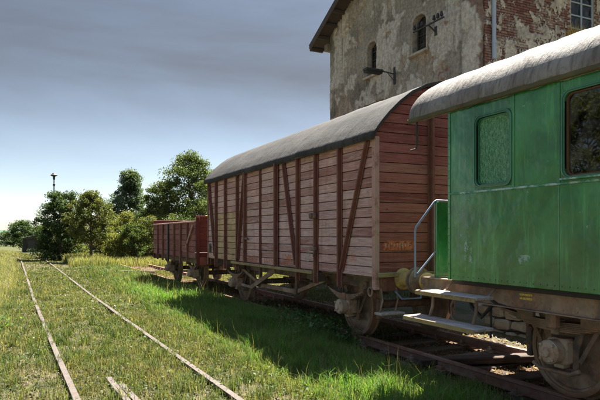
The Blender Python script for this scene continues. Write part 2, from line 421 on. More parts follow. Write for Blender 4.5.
# ------------------------------------------------------------------ mesh helpers
class MB:
    def __init__(s):
        s.v = []; s.f = []
    def add(s, vs, fs):
        o = len(s.v)
        s.v.extend([tuple(p) for p in vs])
        s.f.extend([tuple(i + o for i in f) for f in fs])
        return s
    def box(s, c, size, ch=0.004, m=None):
        hx, hy, hz = (k / 2 for k in size)
        ch = min(ch, hx * 0.45, hy * 0.45, hz * 0.45)
        vs = []; idx = {}
        for sx in (-1, 1):
            for sy in (-1, 1):
                for sz in (-1, 1):
                    for a in range(3):
                        p = [sx * (hx - ch), sy * (hy - ch), sz * (hz - ch)]
                        p[a] = (sx, sy, sz)[a] * (hx, hy, hz)[a]
                        idx[(sx, sy, sz, a)] = len(vs); vs.append(p)
        fs = []
        for a in range(3):
            b, d = (a + 1) % 3, (a + 2) % 3
            for sa in (-1, 1):
                q = []
                for sb, sd_ in ((-1, -1), (1, -1), (1, 1), (-1, 1)):
                    k = [0, 0, 0]; k[a] = sa; k[b] = sb; k[d] = sd_
                    q.append(idx[(*k, a)])
                fs.append(q if sa > 0 else q[::-1])
            for sb in (-1, 1):          # chamfers along axis a
                for sd_ in (-1, 1):
                    k0 = [0, 0, 0]; k0[b] = sb; k0[d] = sd_
                    k1 = list(k0); k0[a] = -1; k1[a] = 1
                    q = [idx[(*k0, b)], idx[(*k1, b)], idx[(*k1, d)], idx[(*k0, d)]]
                    fs.append(q if sb * sd_ > 0 else q[::-1])
        for sx in (-1, 1):
            for sy in (-1, 1):
                for sz in (-1, 1):
                    q = [idx[(sx, sy, sz, 0)], idx[(sx, sy, sz, 1)], idx[(sx, sy, sz, 2)]]
                    fs.append(q if sx * sy * sz > 0 else q[::-1])
        cv = Vector(c)
        if m is None:
            vs = [(p[0] + c[0], p[1] + c[1], p[2] + c[2]) for p in vs]
        else:
            vs = [tuple(m @ Vector(p) + cv) for p in vs]
        return s.add(vs, fs)
    def bar(s, p0, p1, w, d, ch=0.004, up=(1, 0, 0)):
        """box beam from p0 to p1, d measured along up, w across"""
        p0, p1 = Vector(p0), Vector(p1)
        z = (p1 - p0); L = z.length; z.normalize()
        x = Vector(up); x = (x - z * x.dot(z)).normalized(); y = z.cross(x)
        m = Matrix((x, y, z)).transposed()
        return s.box((p0 + p1) / 2, (d, w, L), ch, m)
    def tube(s, pts, r, n=10, caps=True):
        pts = [Vector(p) for p in pts]
        rs = r if isinstance(r, (list, tuple)) else [r] * len(pts)
        vs, fs = [], []
        prev = None
        for i, p in enumerate(pts):
            d = (pts[min(i + 1, len(pts) - 1)] - pts[max(i - 1, 0)]).normalized()
            ref = Vector((0, 0, 1)) if abs(d.z) < 0.9 else Vector((1, 0, 0))
            if prev is None:
                u = d.cross(ref).normalized()
            else:
                u = (prev - d * prev.dot(d)).normalized()
            prev = u
            w = d.cross(u)
            for k in range(n):
                a = 2 * math.pi * k / n
                vs.append(p + (u * math.cos(a) + w * math.sin(a)) * rs[i])
        for i in range(len(pts) - 1):
            for k in range(n):
                k2 = (k + 1) % n
                fs.append((i * n + k, i * n + k2, (i + 1) * n + k2, (i + 1) * n + k))
        if caps:
            fs.append(tuple(range(n))[::-1])
            fs.append(tuple((len(pts) - 1) * n + k for k in range(n)))
        return s.add(vs, fs)
    def lathe(s, prof, o, axis='x', n=24, sign=1):
        """prof: (radius, distance along axis)"""
        vs, fs = [], []
        for r, h in prof:
            r = max(r, 0.002)
            for k in range(n):
                a = 2 * math.pi * k / n
                c_, s_ = r * math.cos(a), r * math.sin(a)
                h_ = h * sign
                p = {'x': (h_, c_, s_), 'y': (c_, h_, s_), 'z': (c_, s_, h_)}[axis]
                vs.append((p[0] + o[0], p[1] + o[1], p[2] + o[2]))
        for i in range(len(prof) - 1):
            for k in range(n):
                k2 = (k + 1) % n
                fs.append((i * n + k, i * n + k2, (i + 1) * n + k2, (i + 1) * n + k))
        if prof[0] != prof[-1]: fs.append(tuple(range(n))[::-1]); fs.append(tuple((len(prof) - 1) * n + k for k in range(n)))
        return s.add(vs, fs)
    def prism(s, poly, axis, a, b):
        """extrude a 2D polygon along axis from a to b (poly in the other two axes, cyclic order)"""
        def P(q, h):
            return {'x': (h, q[0], q[1]), 'y': (q[0], h, q[1]), 'z': (q[0], q[1], h)}[axis]
        n = len(poly)
        vs = [P(q, a) for q in poly] + [P(q, b) for q in poly]
        fs = [tuple(range(n))[::-1], tuple(range(n, 2 * n))]
        for k in range(n):
            k2 = (k + 1) % n
            fs.append((k, k2, n + k2, n + k))
        return s.add(vs, fs)
    def strip(s, rows):
        """grid surface from rows of points"""
        n = len(rows[0])
        vs = [p for r in rows for p in r]
        fs = []
        for i in range(len(rows) - 1):
            for k in range(n - 1):
                fs.append((i * n + k, i * n + k + 1, (i + 1) * n + k + 1, (i + 1) * n + k))
        return s.add(vs, fs)
    def mesh(s, name, mat, smooth=False):
        me = bpy.data.meshes.new(name)
        me.from_pydata(s.v, [], s.f)
        me.materials.append(mat)
        import bmesh
        bm = bmesh.new(); bm.from_mesh(me)
        bmesh.ops.recalc_face_normals(bm, faces=bm.faces)
        bm.to_mesh(me); bm.free()
        if smooth:
            me.polygons.foreach_set('use_smooth', [True] * len(me.polygons))
            try:
                me.set_sharp_from_angle(angle=R(38))
            except Exception:
                pass
        return me
    def build(s, name, mat, parent=None, smooth=False, loc=None, **tags):
        o = bpy.data.objects.new(name, s.mesh(name, mat, smooth))
        return put(o, parent, loc, **tags)

def put(o, parent=None, loc=None, **tags):
    col.objects.link(o)
    if parent is not None: o.parent = parent
    if loc is not None: o.location = loc
    for k, v in tags.items(): o[k] = v
    return o
def inst(name, me, parent, loc, rot=None, **tags):
    o = bpy.data.objects.new(name, me)
    put(o, parent, loc, **tags)
    if rot: o.rotation_euler = rot
    return o
def thing(name, label, cat, loc=(0, 0, 0), group=None):
    o = bpy.data.objects.new(name, None)
    o.empty_display_size = 0.3
    put(o, None, loc, label=label, category=cat)
    if group: o['group'] = group
    return o
def np_mesh(name, verts, faces_flat, loop_tot, mat, colors=None):
    me = bpy.data.meshes.new(name)
    nv = len(verts); nf = len(loop_tot)
    me.vertices.add(nv); me.vertices.foreach_set('co', np.ascontiguousarray(verts, dtype=np.float32).ravel())
    me.loops.add(len(faces_flat)); me.loops.foreach_set('vertex_index', np.ascontiguousarray(faces_flat, dtype=np.int32))
    me.polygons.add(nf)
    ls = np.zeros(nf, dtype=np.int32); ls[1:] = np.cumsum(loop_tot)[:-1]
    me.polygons.foreach_set('loop_start', ls)
    me.update(calc_edges=True)
    if colors is not None:
        a = me.attributes.new('col', 'FLOAT_COLOR', 'POINT')
        a.data.foreach_set('color', np.ascontiguousarray(colors, dtype=np.float32).ravel())
    me.materials.append(mat)
    return me
def fbm(x, y, z=0.0, o=4):
    return mnoise.fractal(Vector((x, y, z)), 0.6, 2.0, o)     # about -1..1

# ------------------------------------------------------------------ ground
LT = [(-40, 2.06), (0, 1.38), (6, 1.29), (12, 1.17), (17, 1.08), (30, 0.96), (45, 0.80), (56, 0.1), (66, -1.4), (80, -4.6), (100, -11.0)]
def left_centre(y):
    return float(np.interp(y, [a for a, b in LT], [b for a, b in LT]))
def ground_z(x, y):
    z = -0.13 + 0.035 * fbm(x * 0.5, y * 0.5) + 0.015 * fbm(x * 2.3, y * 2.3, 3.0)
    d = abs(x - 6.0)
    k = max(0.0, min(1.0, (2.3 - d) / 0.8))
    z -= 0.075 * k * (1.0 - 0.85 * max(0.0, min(1.0, (y - 8.3) / 1.0)))
    # left verge rises, the land far away drops
    if x < -0.35:
        z += min(0.85, (-0.35 - x) * 0.22) * min(1.0, max(0.0, (y - 6) / 8.0)) * max(0.0, min(1.0, (75 - y) / 30.0))
    if y > 55:
        z -= min(1.2, (y - 55) * 0.018)
    lx = abs(x - left_centre(y))
    q = max(0.0, min(1.0, (1.9 - lx) / 0.8)); z = z * (1 - q) + (-0.07 + 0.35 * (z + 0.13)) * q
    if 2.4 < x < 5.0: z += 0.07 * min(1.0, (x - 2.4) / 0.6, (5.0 - x) / 0.25)
    return z
def axis_lines(lo, hi, s, far, k=1.35):
    a = list(np.arange(lo, hi + 1e-6, s)); st = s
    while a[-1] < far: st *= k; a.append(a[-1] + st)
    st = s
    while a[0] > -far: st *= k; a.insert(0, a[0] - st)
    return a
gx = axis_lines(-6, 12, 0.2, 3500); gy = axis_lines(2, 34, 0.25, 3500, 1.25)
gm = MB()
gm.strip([[(x, y, ground_z(x, y)) for x in gx] for y in gy])
gm.build('ground', M['soil'], smooth=True, kind='structure')
hm = MB()
rows = []
for k, (rr, hh) in enumerate(((2300, -8), (2600, 10), (3000, 24), (3400, 14))):
    rows.append([(rr * math.sin(R(a)), rr * math.cos(R(a)), (hh + hh * 0.35 * fbm(a * 0.13, k, 1.0)) if k else -8) for a in np.arange(-60, 80.1, 1.0)])
hm.strip(rows)
hm.build('hill', M['hill'], smooth=True, kind='structure')

# ------------------------------------------------------------------ tracks
RAIL = [(-0.034, 0), (0.034, 0), (0.036, -0.03), (0.010, -0.042), (0.009, -0.105), (0.055, -0.122), (0.055, -0.135), (-0.055, -0.135), (-0.055, -0.122), (-0.009, -0.105), (-0.010, -0.042), (-0.036, -0.03)]
def rail_path(pts, mat, parent, name='rail'):
    mb = MB(); vs = []; n = len(RAIL)
    for i, p in enumerate(pts):
        a, b = Vector(pts[max(i - 1, 0)]), Vector(pts[min(i + 1, len(pts) - 1)])
        d = (b - a).normalized(); s_ = Vector((d.y, -d.x, 0))
        for q in RAIL:
            vs.append(Vector(p) + s_ * q[0] + Vector((0, 0, q[1])))
    fs = []
    for i in range(len(pts) - 1):
        for k in range(n):
            k2 = (k + 1) % n
            fs.append((i * n + k, i * n + k2, (i + 1) * n + k2, (i + 1) * n + k))
    fs.append(tuple(range(n))); fs.append(tuple((len(pts) - 1) * n + k for k in range(n))[::-1])
    mb.add(vs, fs)
    return mb.build(name, mat, parent)
def sleeper_mesh(w=2.5, sx=1.0):
    mb = MB(); mb.box((0, 0, 0), (w, 0.25, 0.14), 0.015)
    return mb.mesh('sleeper', M['sleeper'])
trk = thing('railway_track', 'overgrown rusty railway track sunk in sunlit grass with an open view to the horizon', 'railway track', (1.2, 0, 0))
for s_ in (-1, 1):
    pts = []
    for y in np.concatenate([np.arange(-4, 40, 1.0), np.arange(40, 100, 2.0)]):
        wob = 0.012 * fbm(0.3 * y, s_ * 5.0) if y < 40 else 0
        pts.append((left_centre(y) + s_ * 0.752 + wob - 1.2, y, 0.006 * fbm(0.4 * y, 9.0 + s_) - (max(0, y - 55) * 0.018 if y > 55 else 0)))
    rail_path(pts, M['rail'], trk)
sm = sleeper_mesh()
for k, y in enumerate(np.arange(2.2, 60, 0.68)):
    inst('sleeper', sm, trk, (left_centre(y) - 1.2, float(y), -0.150 + 0.02 * fbm(y, 2.0)), (0, 0, R(random.uniform(-1.5, 1.5))))
jp = MB()
jp.box((0, 0, -0.07), (0.03, 0.5, 0.07), 0.006)
for q in (-0.18, -0.06, 0.06, 0.18): jp.lathe([(0.016, 0), (0.016, 0.03), (0.0, 0.034)], (0.012, q, -0.07), 'x', 8)
jm = jp.mesh('fishplate', M['rail'])
for y in (7.0, 16.5):
    inst('fishplate', jm, trk, (left_centre(y) - 0.752 - 1.2 + 0.028, y, 0))
    inst('fishplate', jm, trk, (left_centre(y + 2.5) + 0.752 - 1.2 - 0.028, y + 2.5, 0), (0, 0, math.pi))
chk = thing('check_rail', 'short loose length of twin rail lying in the grass between two track rails', 'rail', (1.0, 5.5, 0))
rail_path([(0.035, -2.5, 0.0), (0.02, 0.0, -0.002), (-0.04, 1.8, -0.01)], M['rail'], chk)
rail_path([(0.15, -2.5, -0.01), (0.135, 0.0, -0.015), (0.05, 1.6, -0.03)], M['rail'], chk)

trk2 = thing('railway_track', 'rust red railway track on brown soil under the coach and wagons', 'railway track', (6.0, 0, 0))
for s_ in (-1, 1):
    rail_path([(s_ * 0.752, y, -0.004) for y in np.arange(-6, 60, 2.0)], M['rail_red'], trk2)
chair = MB()
chair.box((0, 0, 0), (0.26, 0.16, 0.016), 0.004)
for q in (-0.085, 0.085):
    chair.box((q, 0, 0.03), (0.06, 0.07, 0.05), 0.008); chair.lathe([(0.02, 0), (0.02, 0.05), (0, 0.055)], (q, 0.0, 0.03), 'z', 8)
cm = chair.mesh('rail_chair', M['iron_dusty'])
for k, y in enumerate(np.arange(1.0, 36, 0.66)):
    sl = inst('sleeper', sm, trk2, (random.uniform(-.04, .04), float(y), -0.222), (0, 0, R(random.uniform(-1.2, 1.2))))
    for s_ in (-1, 1):
        inst('rail_chair', cm, trk2, (s_ * 0.752, float(y), -0.142))

# ------------------------------------------------------------------ rolling stock parts shared by the vehicles
TC = 6.0                                        # track centre
WB = MB()
WB.lathe([(0.0, -0.075), (0.09, -0.085), (0.105, -0.07), (0.11, -0.03), (0.20, -0.018), (0.40, -0.012), (0.41, -0.045), (0.435, -0.05), (0.435, 0.05), (0.41, 0.045), (0.40, 0.02), (0.20, 0.014), (0.11, 0.05), (0.0, 0.06)], (0, 0, 0), 'x', 40)
wheel_me = WB.mesh('wheel', M['iron_dusty'], True)
TB = MB()
TB.lathe([(0.432, -0.066), (0.47, -0.070), (0.488, -0.062), (0.492, 0.02), (0.50, 0.036), (0.525, 0.044), (0.528, 0.056), (0.515, 0.064), (0.432, 0.062), (0.432, -0.066)], (0, 0, 0), 'x', 48)
tyre_me = TB.mesh('tyre', M['tyre'], True)
AX = MB(); AX.lathe([(0.07, -1.0), (0.07, 1.0)], (0, 0, 0), 'x', 16)
axle_me = AX.mesh('axle', M['iron'], True)
BX = MB()      # axle box, cover facing -x
BX.box((0.10, 0, 0), (0.20, 0.25, 0.27), 0.03)
BX.lathe([(0.125, 0.0), (0.125, -0.10), (0.10, -0.125), (0.055, -0.13), (0.045, -0.15), (0.0, -0.155)], (0, 0, 0.0), 'x', 24)
for a in range(4):
    BX.lathe([(0.018, 0), (0.018, -0.14), (0, -0.145)], (0, 0.10 * math.cos(a * 1.571 + .785), 0.10 * math.sin(a * 1.571 + .785)), 'x', 8)
BX.box((0.10, 0, -0.155), (0.12, 0.12, 0.05), 0.01)
axbox_me = BX.mesh('axle_box', M['box_cover'], True)
def spring_mesh(half, z_end, z_mid, t=0.016, nl=6, w=0.085):
    mb = MB()
    for k in range(nl):
        h_ = half * (1 - 0.13 * k)
        for j in range(-8, 8):
            a0, a1 = j / 8 * h_, (j + 1) / 8 * h_
            f = lambda y: z_mid + (z_end - z_mid) * (abs(y) / half) ** 2 - k * t * 1.08
            mb.bar((0, a0 - 0.002, f(a0)), (0, a1 + 0.002, f(a1)), t, w, 0.002)
    mb.box((0, 0, z_mid - nl * t * 0.5), (w + 0.03, 0.10, nl * t + 0.06), 0.008)
    return mb
def hang(parent, y, half, z_end, sole_z, axx, x_out=-1.07, mat='iron', spring_mat='iron_dusty', z_mid=0.75, both=True, r=1.0):
    """one wheelset with its boxes, springs, guards; y local"""
    for s_ in (-1, 1):
        w = inst('wheel', wheel_me, parent, (s_ * 0.752, y, 0.492), (0, 0, 0 if s_ < 0 else math.pi))
        inst('tyre', tyre_me, w, (0, 0, 0))
    inst('axle', axle_me, parent, (0, y, 0.492))
    for s_ in (-1, 1):
        rot = (0, 0, 0 if s_ < 0 else math.pi)
        inst('axle_box', axbox_me, parent, (s_ * (-x_out) if s_ > 0 else x_out, y, 0.50), rot)
        key = ('sp', half, z_end, z_mid, spring_mat)
        if key not in CACHE: CACHE[key] = spring_mesh(half, z_end, z_mid).mesh('leaf_spring', M[spring_mat])
        inst('leaf_spring', CACHE[key], parent, (s_ * abs(x_out + 0.04), y, 0), rot)
        key = ('gd', sole_z, half, z_end, mat)
        if key not in CACHE:
            g = MB()
            for q in (-1, 1):
                g.bar((0, q * 0.30, sole_z), (0, q * 0.155, 0.55), 0.09, 0.022, 0.004)
                g.bar((0, q * 0.155, 0.56), (0, q * 0.155, 0.30), 0.07, 0.022, 0.004)
                g.bar((0, q * 0.52, sole_z), (0, q * 0.20, 0.40), 0.05, 0.018, 0.004)
            g.bar((0, -0.2, 0.30), (0, 0.2, 0.30), 0.05, 0.03, 0.004)
            CACHE[key] = g.mesh('axle_guard', M[mat])
            g = MB(); g.bar((0.0, 0, z_end - 0.02), (0.0, 0.05, sole_z + 0.02), 0.04, 0.10, 0.004); g.box((0.0, 0.05, sole_z + 0.0), (0.10, 0.10, 0.12), 0.012); g.lathe([(0.03, -0.06), (0.03, 0.06)], (0, 0, z_end), 'x', 12)
            CACHE[key + (1,)] = g.mesh('shackle', M[mat])
        for q in (-1, 1):
            inst('shackle', CACHE[key + (1,)], parent, (s_ * abs(x_out + 0.04), y + q * half, 0), (0, 0, 0 if q > 0 else math.pi))
        inst('axle_guard', CACHE[key], parent, (s_ * 0.90, y, 0), rot)
CACHE = {}
def buffer_parts(parent, x, y0, sign, length, z=1.05, mat='ochre', disc_mat='iron_dusty'):
    b = MB()
    L = length
    b.lathe([(0.16, 0), (0.16, 0.02), (0.115, 0.035), (0.105, L * 0.55), (0.125, L * 0.58), (0.125, L * 0.66), (0.08, L * 0.67)], (x, y0, z), 'y', 24, sign)
    for a in range(4):
        b.lathe([(0.018, 0.0), (0.018, 0.045), (0.0, 0.05)], (x + 0.135 * math.cos(a * 1.571 + .785), y0, z + 0.135 * math.sin(a * 1.571 + .785)), 'y', 8, sign)
    o = b.build('buffer', M[mat], parent, True)
    p = MB(); p.lathe([(0.075, L * 0.60), (0.075, L - 0.06), (0.11, L - 0.03)], (x, y0, z), 'y', 20, sign)
    p.build('plunger', M['iron_dusty'], o, True)
    d = MB(); d.lathe([(0.0, L - 0.045), (0.185, L - 0.04), (0.19, L - 0.03), (0.185, L - 0.018), (0.10, L - 0.005), (0.0, L)], (x, y0, z), 'y', 32, sign)
    d.build('buffer_head', M[disc_mat], o, True)

# ------------------------------------------------------------------ goods van (boxcar)
BC = 11.285
van = thing('goods_van', 'covered goods van with faded pink plank sides and rounded grey felt roof', 'railway wagon', (TC, BC, 0))
HW, HL = 1.35, 4.165
Z0, Z1 = 1.08, 3.14
NP = 14; PH = (Z1 - Z0) / NP
posts = [7.12, 8.12, 8.95, 9.67, 10.65, 11.50, 12.41, 12.98, 13.86, 14.62, 15.45]
for b in range(len(posts) - 1):
    a0, a1 = posts[b] - BC, posts[b + 1] - BC
    L = a1 - a0 - 0.004
    mb = MB(); mb.box((0, 0, 0), (0.030, L, PH - 0.011), 0.006)
    me_a = mb.mesh('plank', M['plank_side'])
    me_b = me_a.copy(); me_b.materials[0] = M['plank_tan']
    for k in range(NP):
        tan = (b in (7, 8) and k < 8) or (b == 9 and False)
        proud = -0.024 if b in (4, 5) else 0.0            # the sliding door stands proud
        inst('plank', me_b if tan else me_a, van, (-HW + 0.015 + proud + random.uniform(-.0035, .0035), (a0 + a1) / 2, Z0 + (k + 0.5) * PH), (0, R(random.uniform(-1.1, 1.1)), 0))
lin = MB()
lin.box((-HW + 0.06, 0, (Z0 + Z1) / 2), (0.04, 2 * HL - 0.1, Z1 - Z0), 0)
lin.box((HW - 0.03, 0, (Z0 + Z1) / 2), (0.06, 2 * HL, Z1 - Z0 + 0.04), 0)
lin.build('lining', M['dark_inside'], van)
fl = MB(); fl.box((0, 0, 1.075), (2 * HW - 0.12, 2 * HL - 0.02, 0.05), 0.004); fl.build('floor', M['sleeper'], van)
# stanchions: steel channels outside the boards
def stanchion(y, z0, z1, w=0.075, d=0.055, x=-HW):
    m = MB()
    m.box((x - 0.006, y, (z0 + z1) / 2), (0.012, w + 0.05, z1 - z0), 0.003)
    m.box((x - 0.012 - d / 2, y, (z0 + z1) / 2), (d, w * 0.55, z1 - z0 - 0.02), 0.006)
    for k in range(7):
        z = z0 + 0.12 + k * (z1 - z0 - 0.24) / 6
        for q in (-1, 1):
            m.lathe([(0.013, 0), (0.012, -0.008), (0.0, -0.013)], (x - 0.012, y + q * (w * 0.5 + 0.008), z), 'x', 8)
    return m
for y in posts[1:-1]:
    door = y in (11.50,)
    low = 0.86 if y in (8.12, 8.95, 9.67, 12.98, 13.86, 14.62) else Z0 - 0.03
    x = -HW - 0.026 if y in (10.65, 11.50, 12.41) else -HW - 0.003
    w = 0.035 if door else (0.10 if y in (10.65, 12.41) else 0.075)
    stanchion(y - BC, low, Z1, w, 0.03 if door else 0.055, x).build('door_post' if y in (10.65, 11.5, 12.41) else 'stanchion', M['post'], van)
    if y not in (10.65, 11.5, 12.41):
        m = MB(); m.box((-HW + 0.06, y - BC, 0.97), (0.16, 0.10, 0.16), 0.01)
        m.build('bracket', M['iron'], van)
def diagonal(ya, za, yb, zb):
    m = MB()
    m.bar((-HW - 0.022, ya - BC, za), (-HW - 0.022, yb - BC, zb), 0.085, 0.012, 0.003)
    m.bar((-HW - 0.052, ya - BC, za - 0.02), (-HW - 0.052, yb - BC, zb + 0.02), 0.03, 0.05, 0.004)
    m.build('diagonal_brace', M['post'], van)
diagonal(7.28, Z1 - 0.04, 8.05, Z0 + 0.05)
diagonal(10.30, Z1 - 0.04, 9.74, Z0 + 0.05)
diagonal(12.50, Z1 - 0.04, 12.93, Z0 + 0.05)
diagonal(15.25, Z1 - 0.04, 14.69, Z0 + 0.05)
for q, mt in ((-1, 'post_pale'), (1, 'post')):
    y = q * (HL + 0.004)
    for x in (-1, 1):
        m = MB()
        m.box((x * (HW + 0.006), y - q * 0.030, (0.90 + Z1) / 2), (0.012, 0.085, Z1 - 0.90), 0.003)
        m.box((x * (HW - 0.03), y + q * 0.009, (0.90 + Z1) / 2), (0.065, 0.012, Z1 - 0.90), 0.003)
        m.build('corner_post', M[mt], van)
# top and bottom rails
m = MB(); m.box((-HW - 0.002, 0, Z1 + 0.03), (0.07, 2 * HL, 0.08), 0.006); m.box((HW + 0.002, 0, Z1 + 0.03), (0.07, 2 * HL, 0.08), 0.006)
m.build('cant_rail', M['post'], van)
m = MB(); m.box((-HW - 0.045, 9.15 + 2.0 - BC, Z0 - 0.035), (0.09, 4.3, 0.055), 0.008); m.build('door_track', M['lichen_timber'], van)
m = MB(); m.box((-HW - 0.07, 11.3 - BC, Z1 + 0.0), (0.03, 4.0, 0.07), 0.005); m.build('door_top_track', M['post'], van)
# underframe
for s_ in (-1, 1):
    m = MB()
    m.box((s_ * 1.02, 0, 0.955), (0.016, 2 * HL - 0.1, 0.19), 0.003); m.box((s_ * 0.985, 0, 1.04), (0.08, 2 * HL - 0.1, 0.016), 0.003); m.box((s_ * 0.985, 0, 0.87), (0.08, 2 * HL - 0.1, 0.016), 0.003)
    m.build('sole_bar', M['iron'], van)
for y in (-3.0, -1.2, 1.2, 3.0):
    m = MB(); m.box((0, y, 0.96), (1.95, 0.09, 0.14), 0.006); m.build('cross_member', M['iron'], van)
for q in (-1, 1):
    m = MB(); m.box((0, q * (HL + 0.01), 0.975), (2 * HW - 0.16, 0.03, 0.20), 0.006)
    for x in np.arange(-1.15, 1.16, 0.1): m.lathe([(0.013, 0.0), (0.012, 0.01), (0, 0.016)], (x, q * (HL + 0.025), 1.03), 'y', 8, q)
    for x in np.arange(-1.15, 1.16, 0.2): m.lathe([(0.013, 0.0), (0.012, 0.01), (0, 0.016)], (x, q * (HL + 0.025), 0.91), 'y', 8, q)
    m.build('headstock', M['post'], van)
    m = MB(); m.box((0, q * (HL + 0.035), 1.115), (2 * HW - 0.05, 0.075, 0.07), 0.008); m.build('end_sill', M['lichen_timber'], van)
# arched roof profile (local x, z)
RP = [(-1.445, 3.13), (-1.44, 3.18), (-1.30, 3.36), (-1.15, 3.52), (-0.98, 3.68), (-0.75, 3.845), (-0.5, 3.965), (-0.25, 4.04), (0, 4.065)]
RP = RP + [(-x, z) for x, z in RP[-2::-1]]
def roof_z(x):
    return float(np.interp(x, [p[0] for p in RP], [p[1] for p in RP]))
def roof(parent, prof, y0, y1, thick, mat, n=40, sag=0.012, edge=0.0):
    rows = []
    ys = np.linspace(y0, y1, n)
    for y in ys:
        rows.append([(x, y, z + sag * fbm(x * 1.3, y * 1.1, 4.0) + 0.006 * fbm(x * 4, y * 6.0, 7.0)) for x, z in prof])
    m = MB(); m.strip(rows)
    lows = [[(x * 0.985, y, z - thick) for (x, y, z) in r] for r in rows]
    o = len(m.v); m.strip(lows)
    np_, nr = len(prof), len(rows)
    for k in range(np_ - 1):
        m.f.append((k, k + 1, o + k + 1, o + k)); a = (nr - 1) * np_
        m.f.append((a + k, a + k + 1, o + a + k + 1, o + a + k))
    for i in range(nr - 1):
        a, b = i * np_, (i + 1) * np_
        m.f.append((a, b, o + b, o + a)); a += np_ - 1; b += np_ - 1
        m.f.append((a, b, o + b, o + a))
    return m.build('roof', M[mat], parent, True)
dense = []
for i in range(len(RP) - 1):
    for k in range(3):
        f = k / 3; dense.append((RP[i][0] * (1 - f) + RP[i + 1][0] * f, RP[i][1] * (1 - f) + RP[i + 1][1] * f))
dense.append(RP[-1])
vr = roof(van, dense, -HL - 0.09, HL + 0.09, 0.045, 'felt', 70)
# ends: boards, posts
for q in (-1, 1):
    z = Z0 + 0.07
    k = 0
    while z < 3.98:
        zt = min(z + PH, 4.0)
        def half(zq):
            if zq + 0.05 < 3.15: return HW - 0.005
            return min(HW - 0.005, max((x for x in np.linspace(0, 1.44, 240) if roof_z(x) > zq + 0.05), default=0.0))
        z0_, z1_ = z + 0.0055, zt - 0.0055
        lv = np.linspace(z0_, z1_, 4)
        poly = [(-half(q_), q_) for q_ in lv] + [(half(q_), q_) for q_ in lv[::-1]]
        if half(z1_) > 0.05:
            zc_ = (z + zt) / 2
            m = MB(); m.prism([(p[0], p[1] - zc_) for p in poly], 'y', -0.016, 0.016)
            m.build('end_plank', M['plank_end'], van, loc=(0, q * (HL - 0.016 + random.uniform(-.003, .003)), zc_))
        z += PH; k += 1
    for x in (-0.34, 0.34):
        m = MB(); top = roof_z(x) - 0.07
        m.box((x, q * (HL + 0.008), (0.90 + top) / 2), (0.13, 0.014, top - 0.90), 0.003)
        m.box((x, q * (HL + 0.042), (1.16 + top) / 2), (0.045, 0.055, top - 1.16), 0.005)
        m.build('end_post', M['post'], van)
    m = MB()      # end arch backing board
    arch = [(max(-1.29, min(1.29, x * 0.985)), z_ - 0.05) for x, z_ in dense]
    m.prism([(-1.3, 1.1)] + [(x, z_) for x, z_ in arch] + [(1.3, 1.1)], 'y', q * (HL - 0.05), q * (HL - 0.036))
    m.build('end_lining', M['dark_inside'], van)
    for x in (-0.875, 0.875):
        buffer_parts(van, x, q * (HL + 0.026), q, 0.345 if q < 0 else 0.52)
    m = MB()
    m.tube([(0, q * (HL + 0.0), 1.05), (0, q * (HL + 0.22), 1.05), (0, q * (HL + 0.28), 1.10), (0, q * (HL + 0.26), 1.16)], 0.03)
    m.build('draw_hook', M['iron'], van, True)
hang(van, 8.48 - BC, 0.60, 0.80, 0.90, 0.9, x_out=-1.08, mat='iron', z_mid=0.70)
hang(van, 14.03 - BC, 0.60, 0.80, 0.90, 0.9, x_out=-1.08, mat='iron', z_mid=0.70)
# truss, door footboard, brake gear
m = MB()
TX = -1.16
m.bar((TX, 8.95 - BC, 0.92), (TX, 10.15 - BC, 0.60), 0.075, 0.05)
m.bar((TX, 10.1 - BC, 0.60), (TX, 12.1 - BC, 0.585), 0.085, 0.06)
m.bar((TX, 12.05 - BC, 0.60), (TX, 13.3 - BC, 0.92), 0.075, 0.05)
m.build('truss_rod', M['iron_dusty'], van)
for y in (10.15, 12.05):
    m = MB(); m.box((TX, y - BC, 0.77), (0.06, 0.07, 0.40), 0.006); m.box((TX - 0.02, y - BC, 0.60), (0.09, 0.14, 0.12), 0.01); m.build('queen_post', M['iron'], van)
m = MB(); m.bar((TX - 0.08, 11.05 - BC, 0.97), (TX - 0.12, 12.3 - BC, 0.52), 0.10, 0.03); m.bar((TX - 0.12, 12.25 - BC, 0.52), (TX - 0.12, 12.95 - BC, 0.53), 0.06, 0.03)
m.build('brake_lever', M['iron_dusty'], van)
def brake_blocks(parent, y, top):
    for q in (-1, 1):
        for s_ in (-0.752, 0.752):
            m = MB(); m.box((s_, y + q * 0.56, 0.50), (0.09, 0.07, 0.34), 0.015)
            m.bar((s_, y + q * 0.60, top), (s_, y + q * 0.60, 0.45), 0.05, 0.03)
            m.build('brake_block', M['iron'], parent)
for y in (8.48, 14.03): brake_blocks(van, y - BC, 0.95)
m = MB(); m.bar((0.1, 8.9 - BC, 0.62), (0.1, 13.6 - BC, 0.62), 0.04, 0.04, 0.004); m.build('brake_rod', M['iron'], van)
m = MB(); m.lathe([(0.16, 0), (0.16, 0.42), (0.10, 0.46)], (0.3, 10.6 - BC, 0.78), 'y', 20); m.build('brake_cylinder', M['iron'], van, True)
m = MB(); m.box((-1.13, -HL + 0.02 - 0.07, 0.555), (0.42, 0.18, 0.035), 0.006); m.build('shunter_step', M['step_wood'], van)
for x in (-1.27, -1.0):
    m = MB(); m.tube([(x, -HL - 0.03, 0.92), (x + 0.02, -HL - 0.045, 0.75), (x - 0.02, -HL - 0.03, 0.57)], 0.014, 8)
    m.build('step_hanger', M['iron_dusty'], van, True)
m = MB(); m.tube([(-1.02, -HL - 0.03, 0.87), (-0.96, -HL - 0.12, 0.76), (-0.62, -HL - 0.12, 0.76), (-0.56, -HL - 0.03, 0.87)], 0.013, 8)
m.build('shunter_handle', M['grey_pipe'], van, True)
m = MB(); m.tube([(-HW - 0.02, -HL + 0.10 + 0.055 * math.cos(a), 0.865 + 0.065 * math.sin(a)) for a in np.linspace(0, 2 * math.pi, 17)], 0.012, 8)
m.build('rope_hook', M['iron_dusty'], van, True)
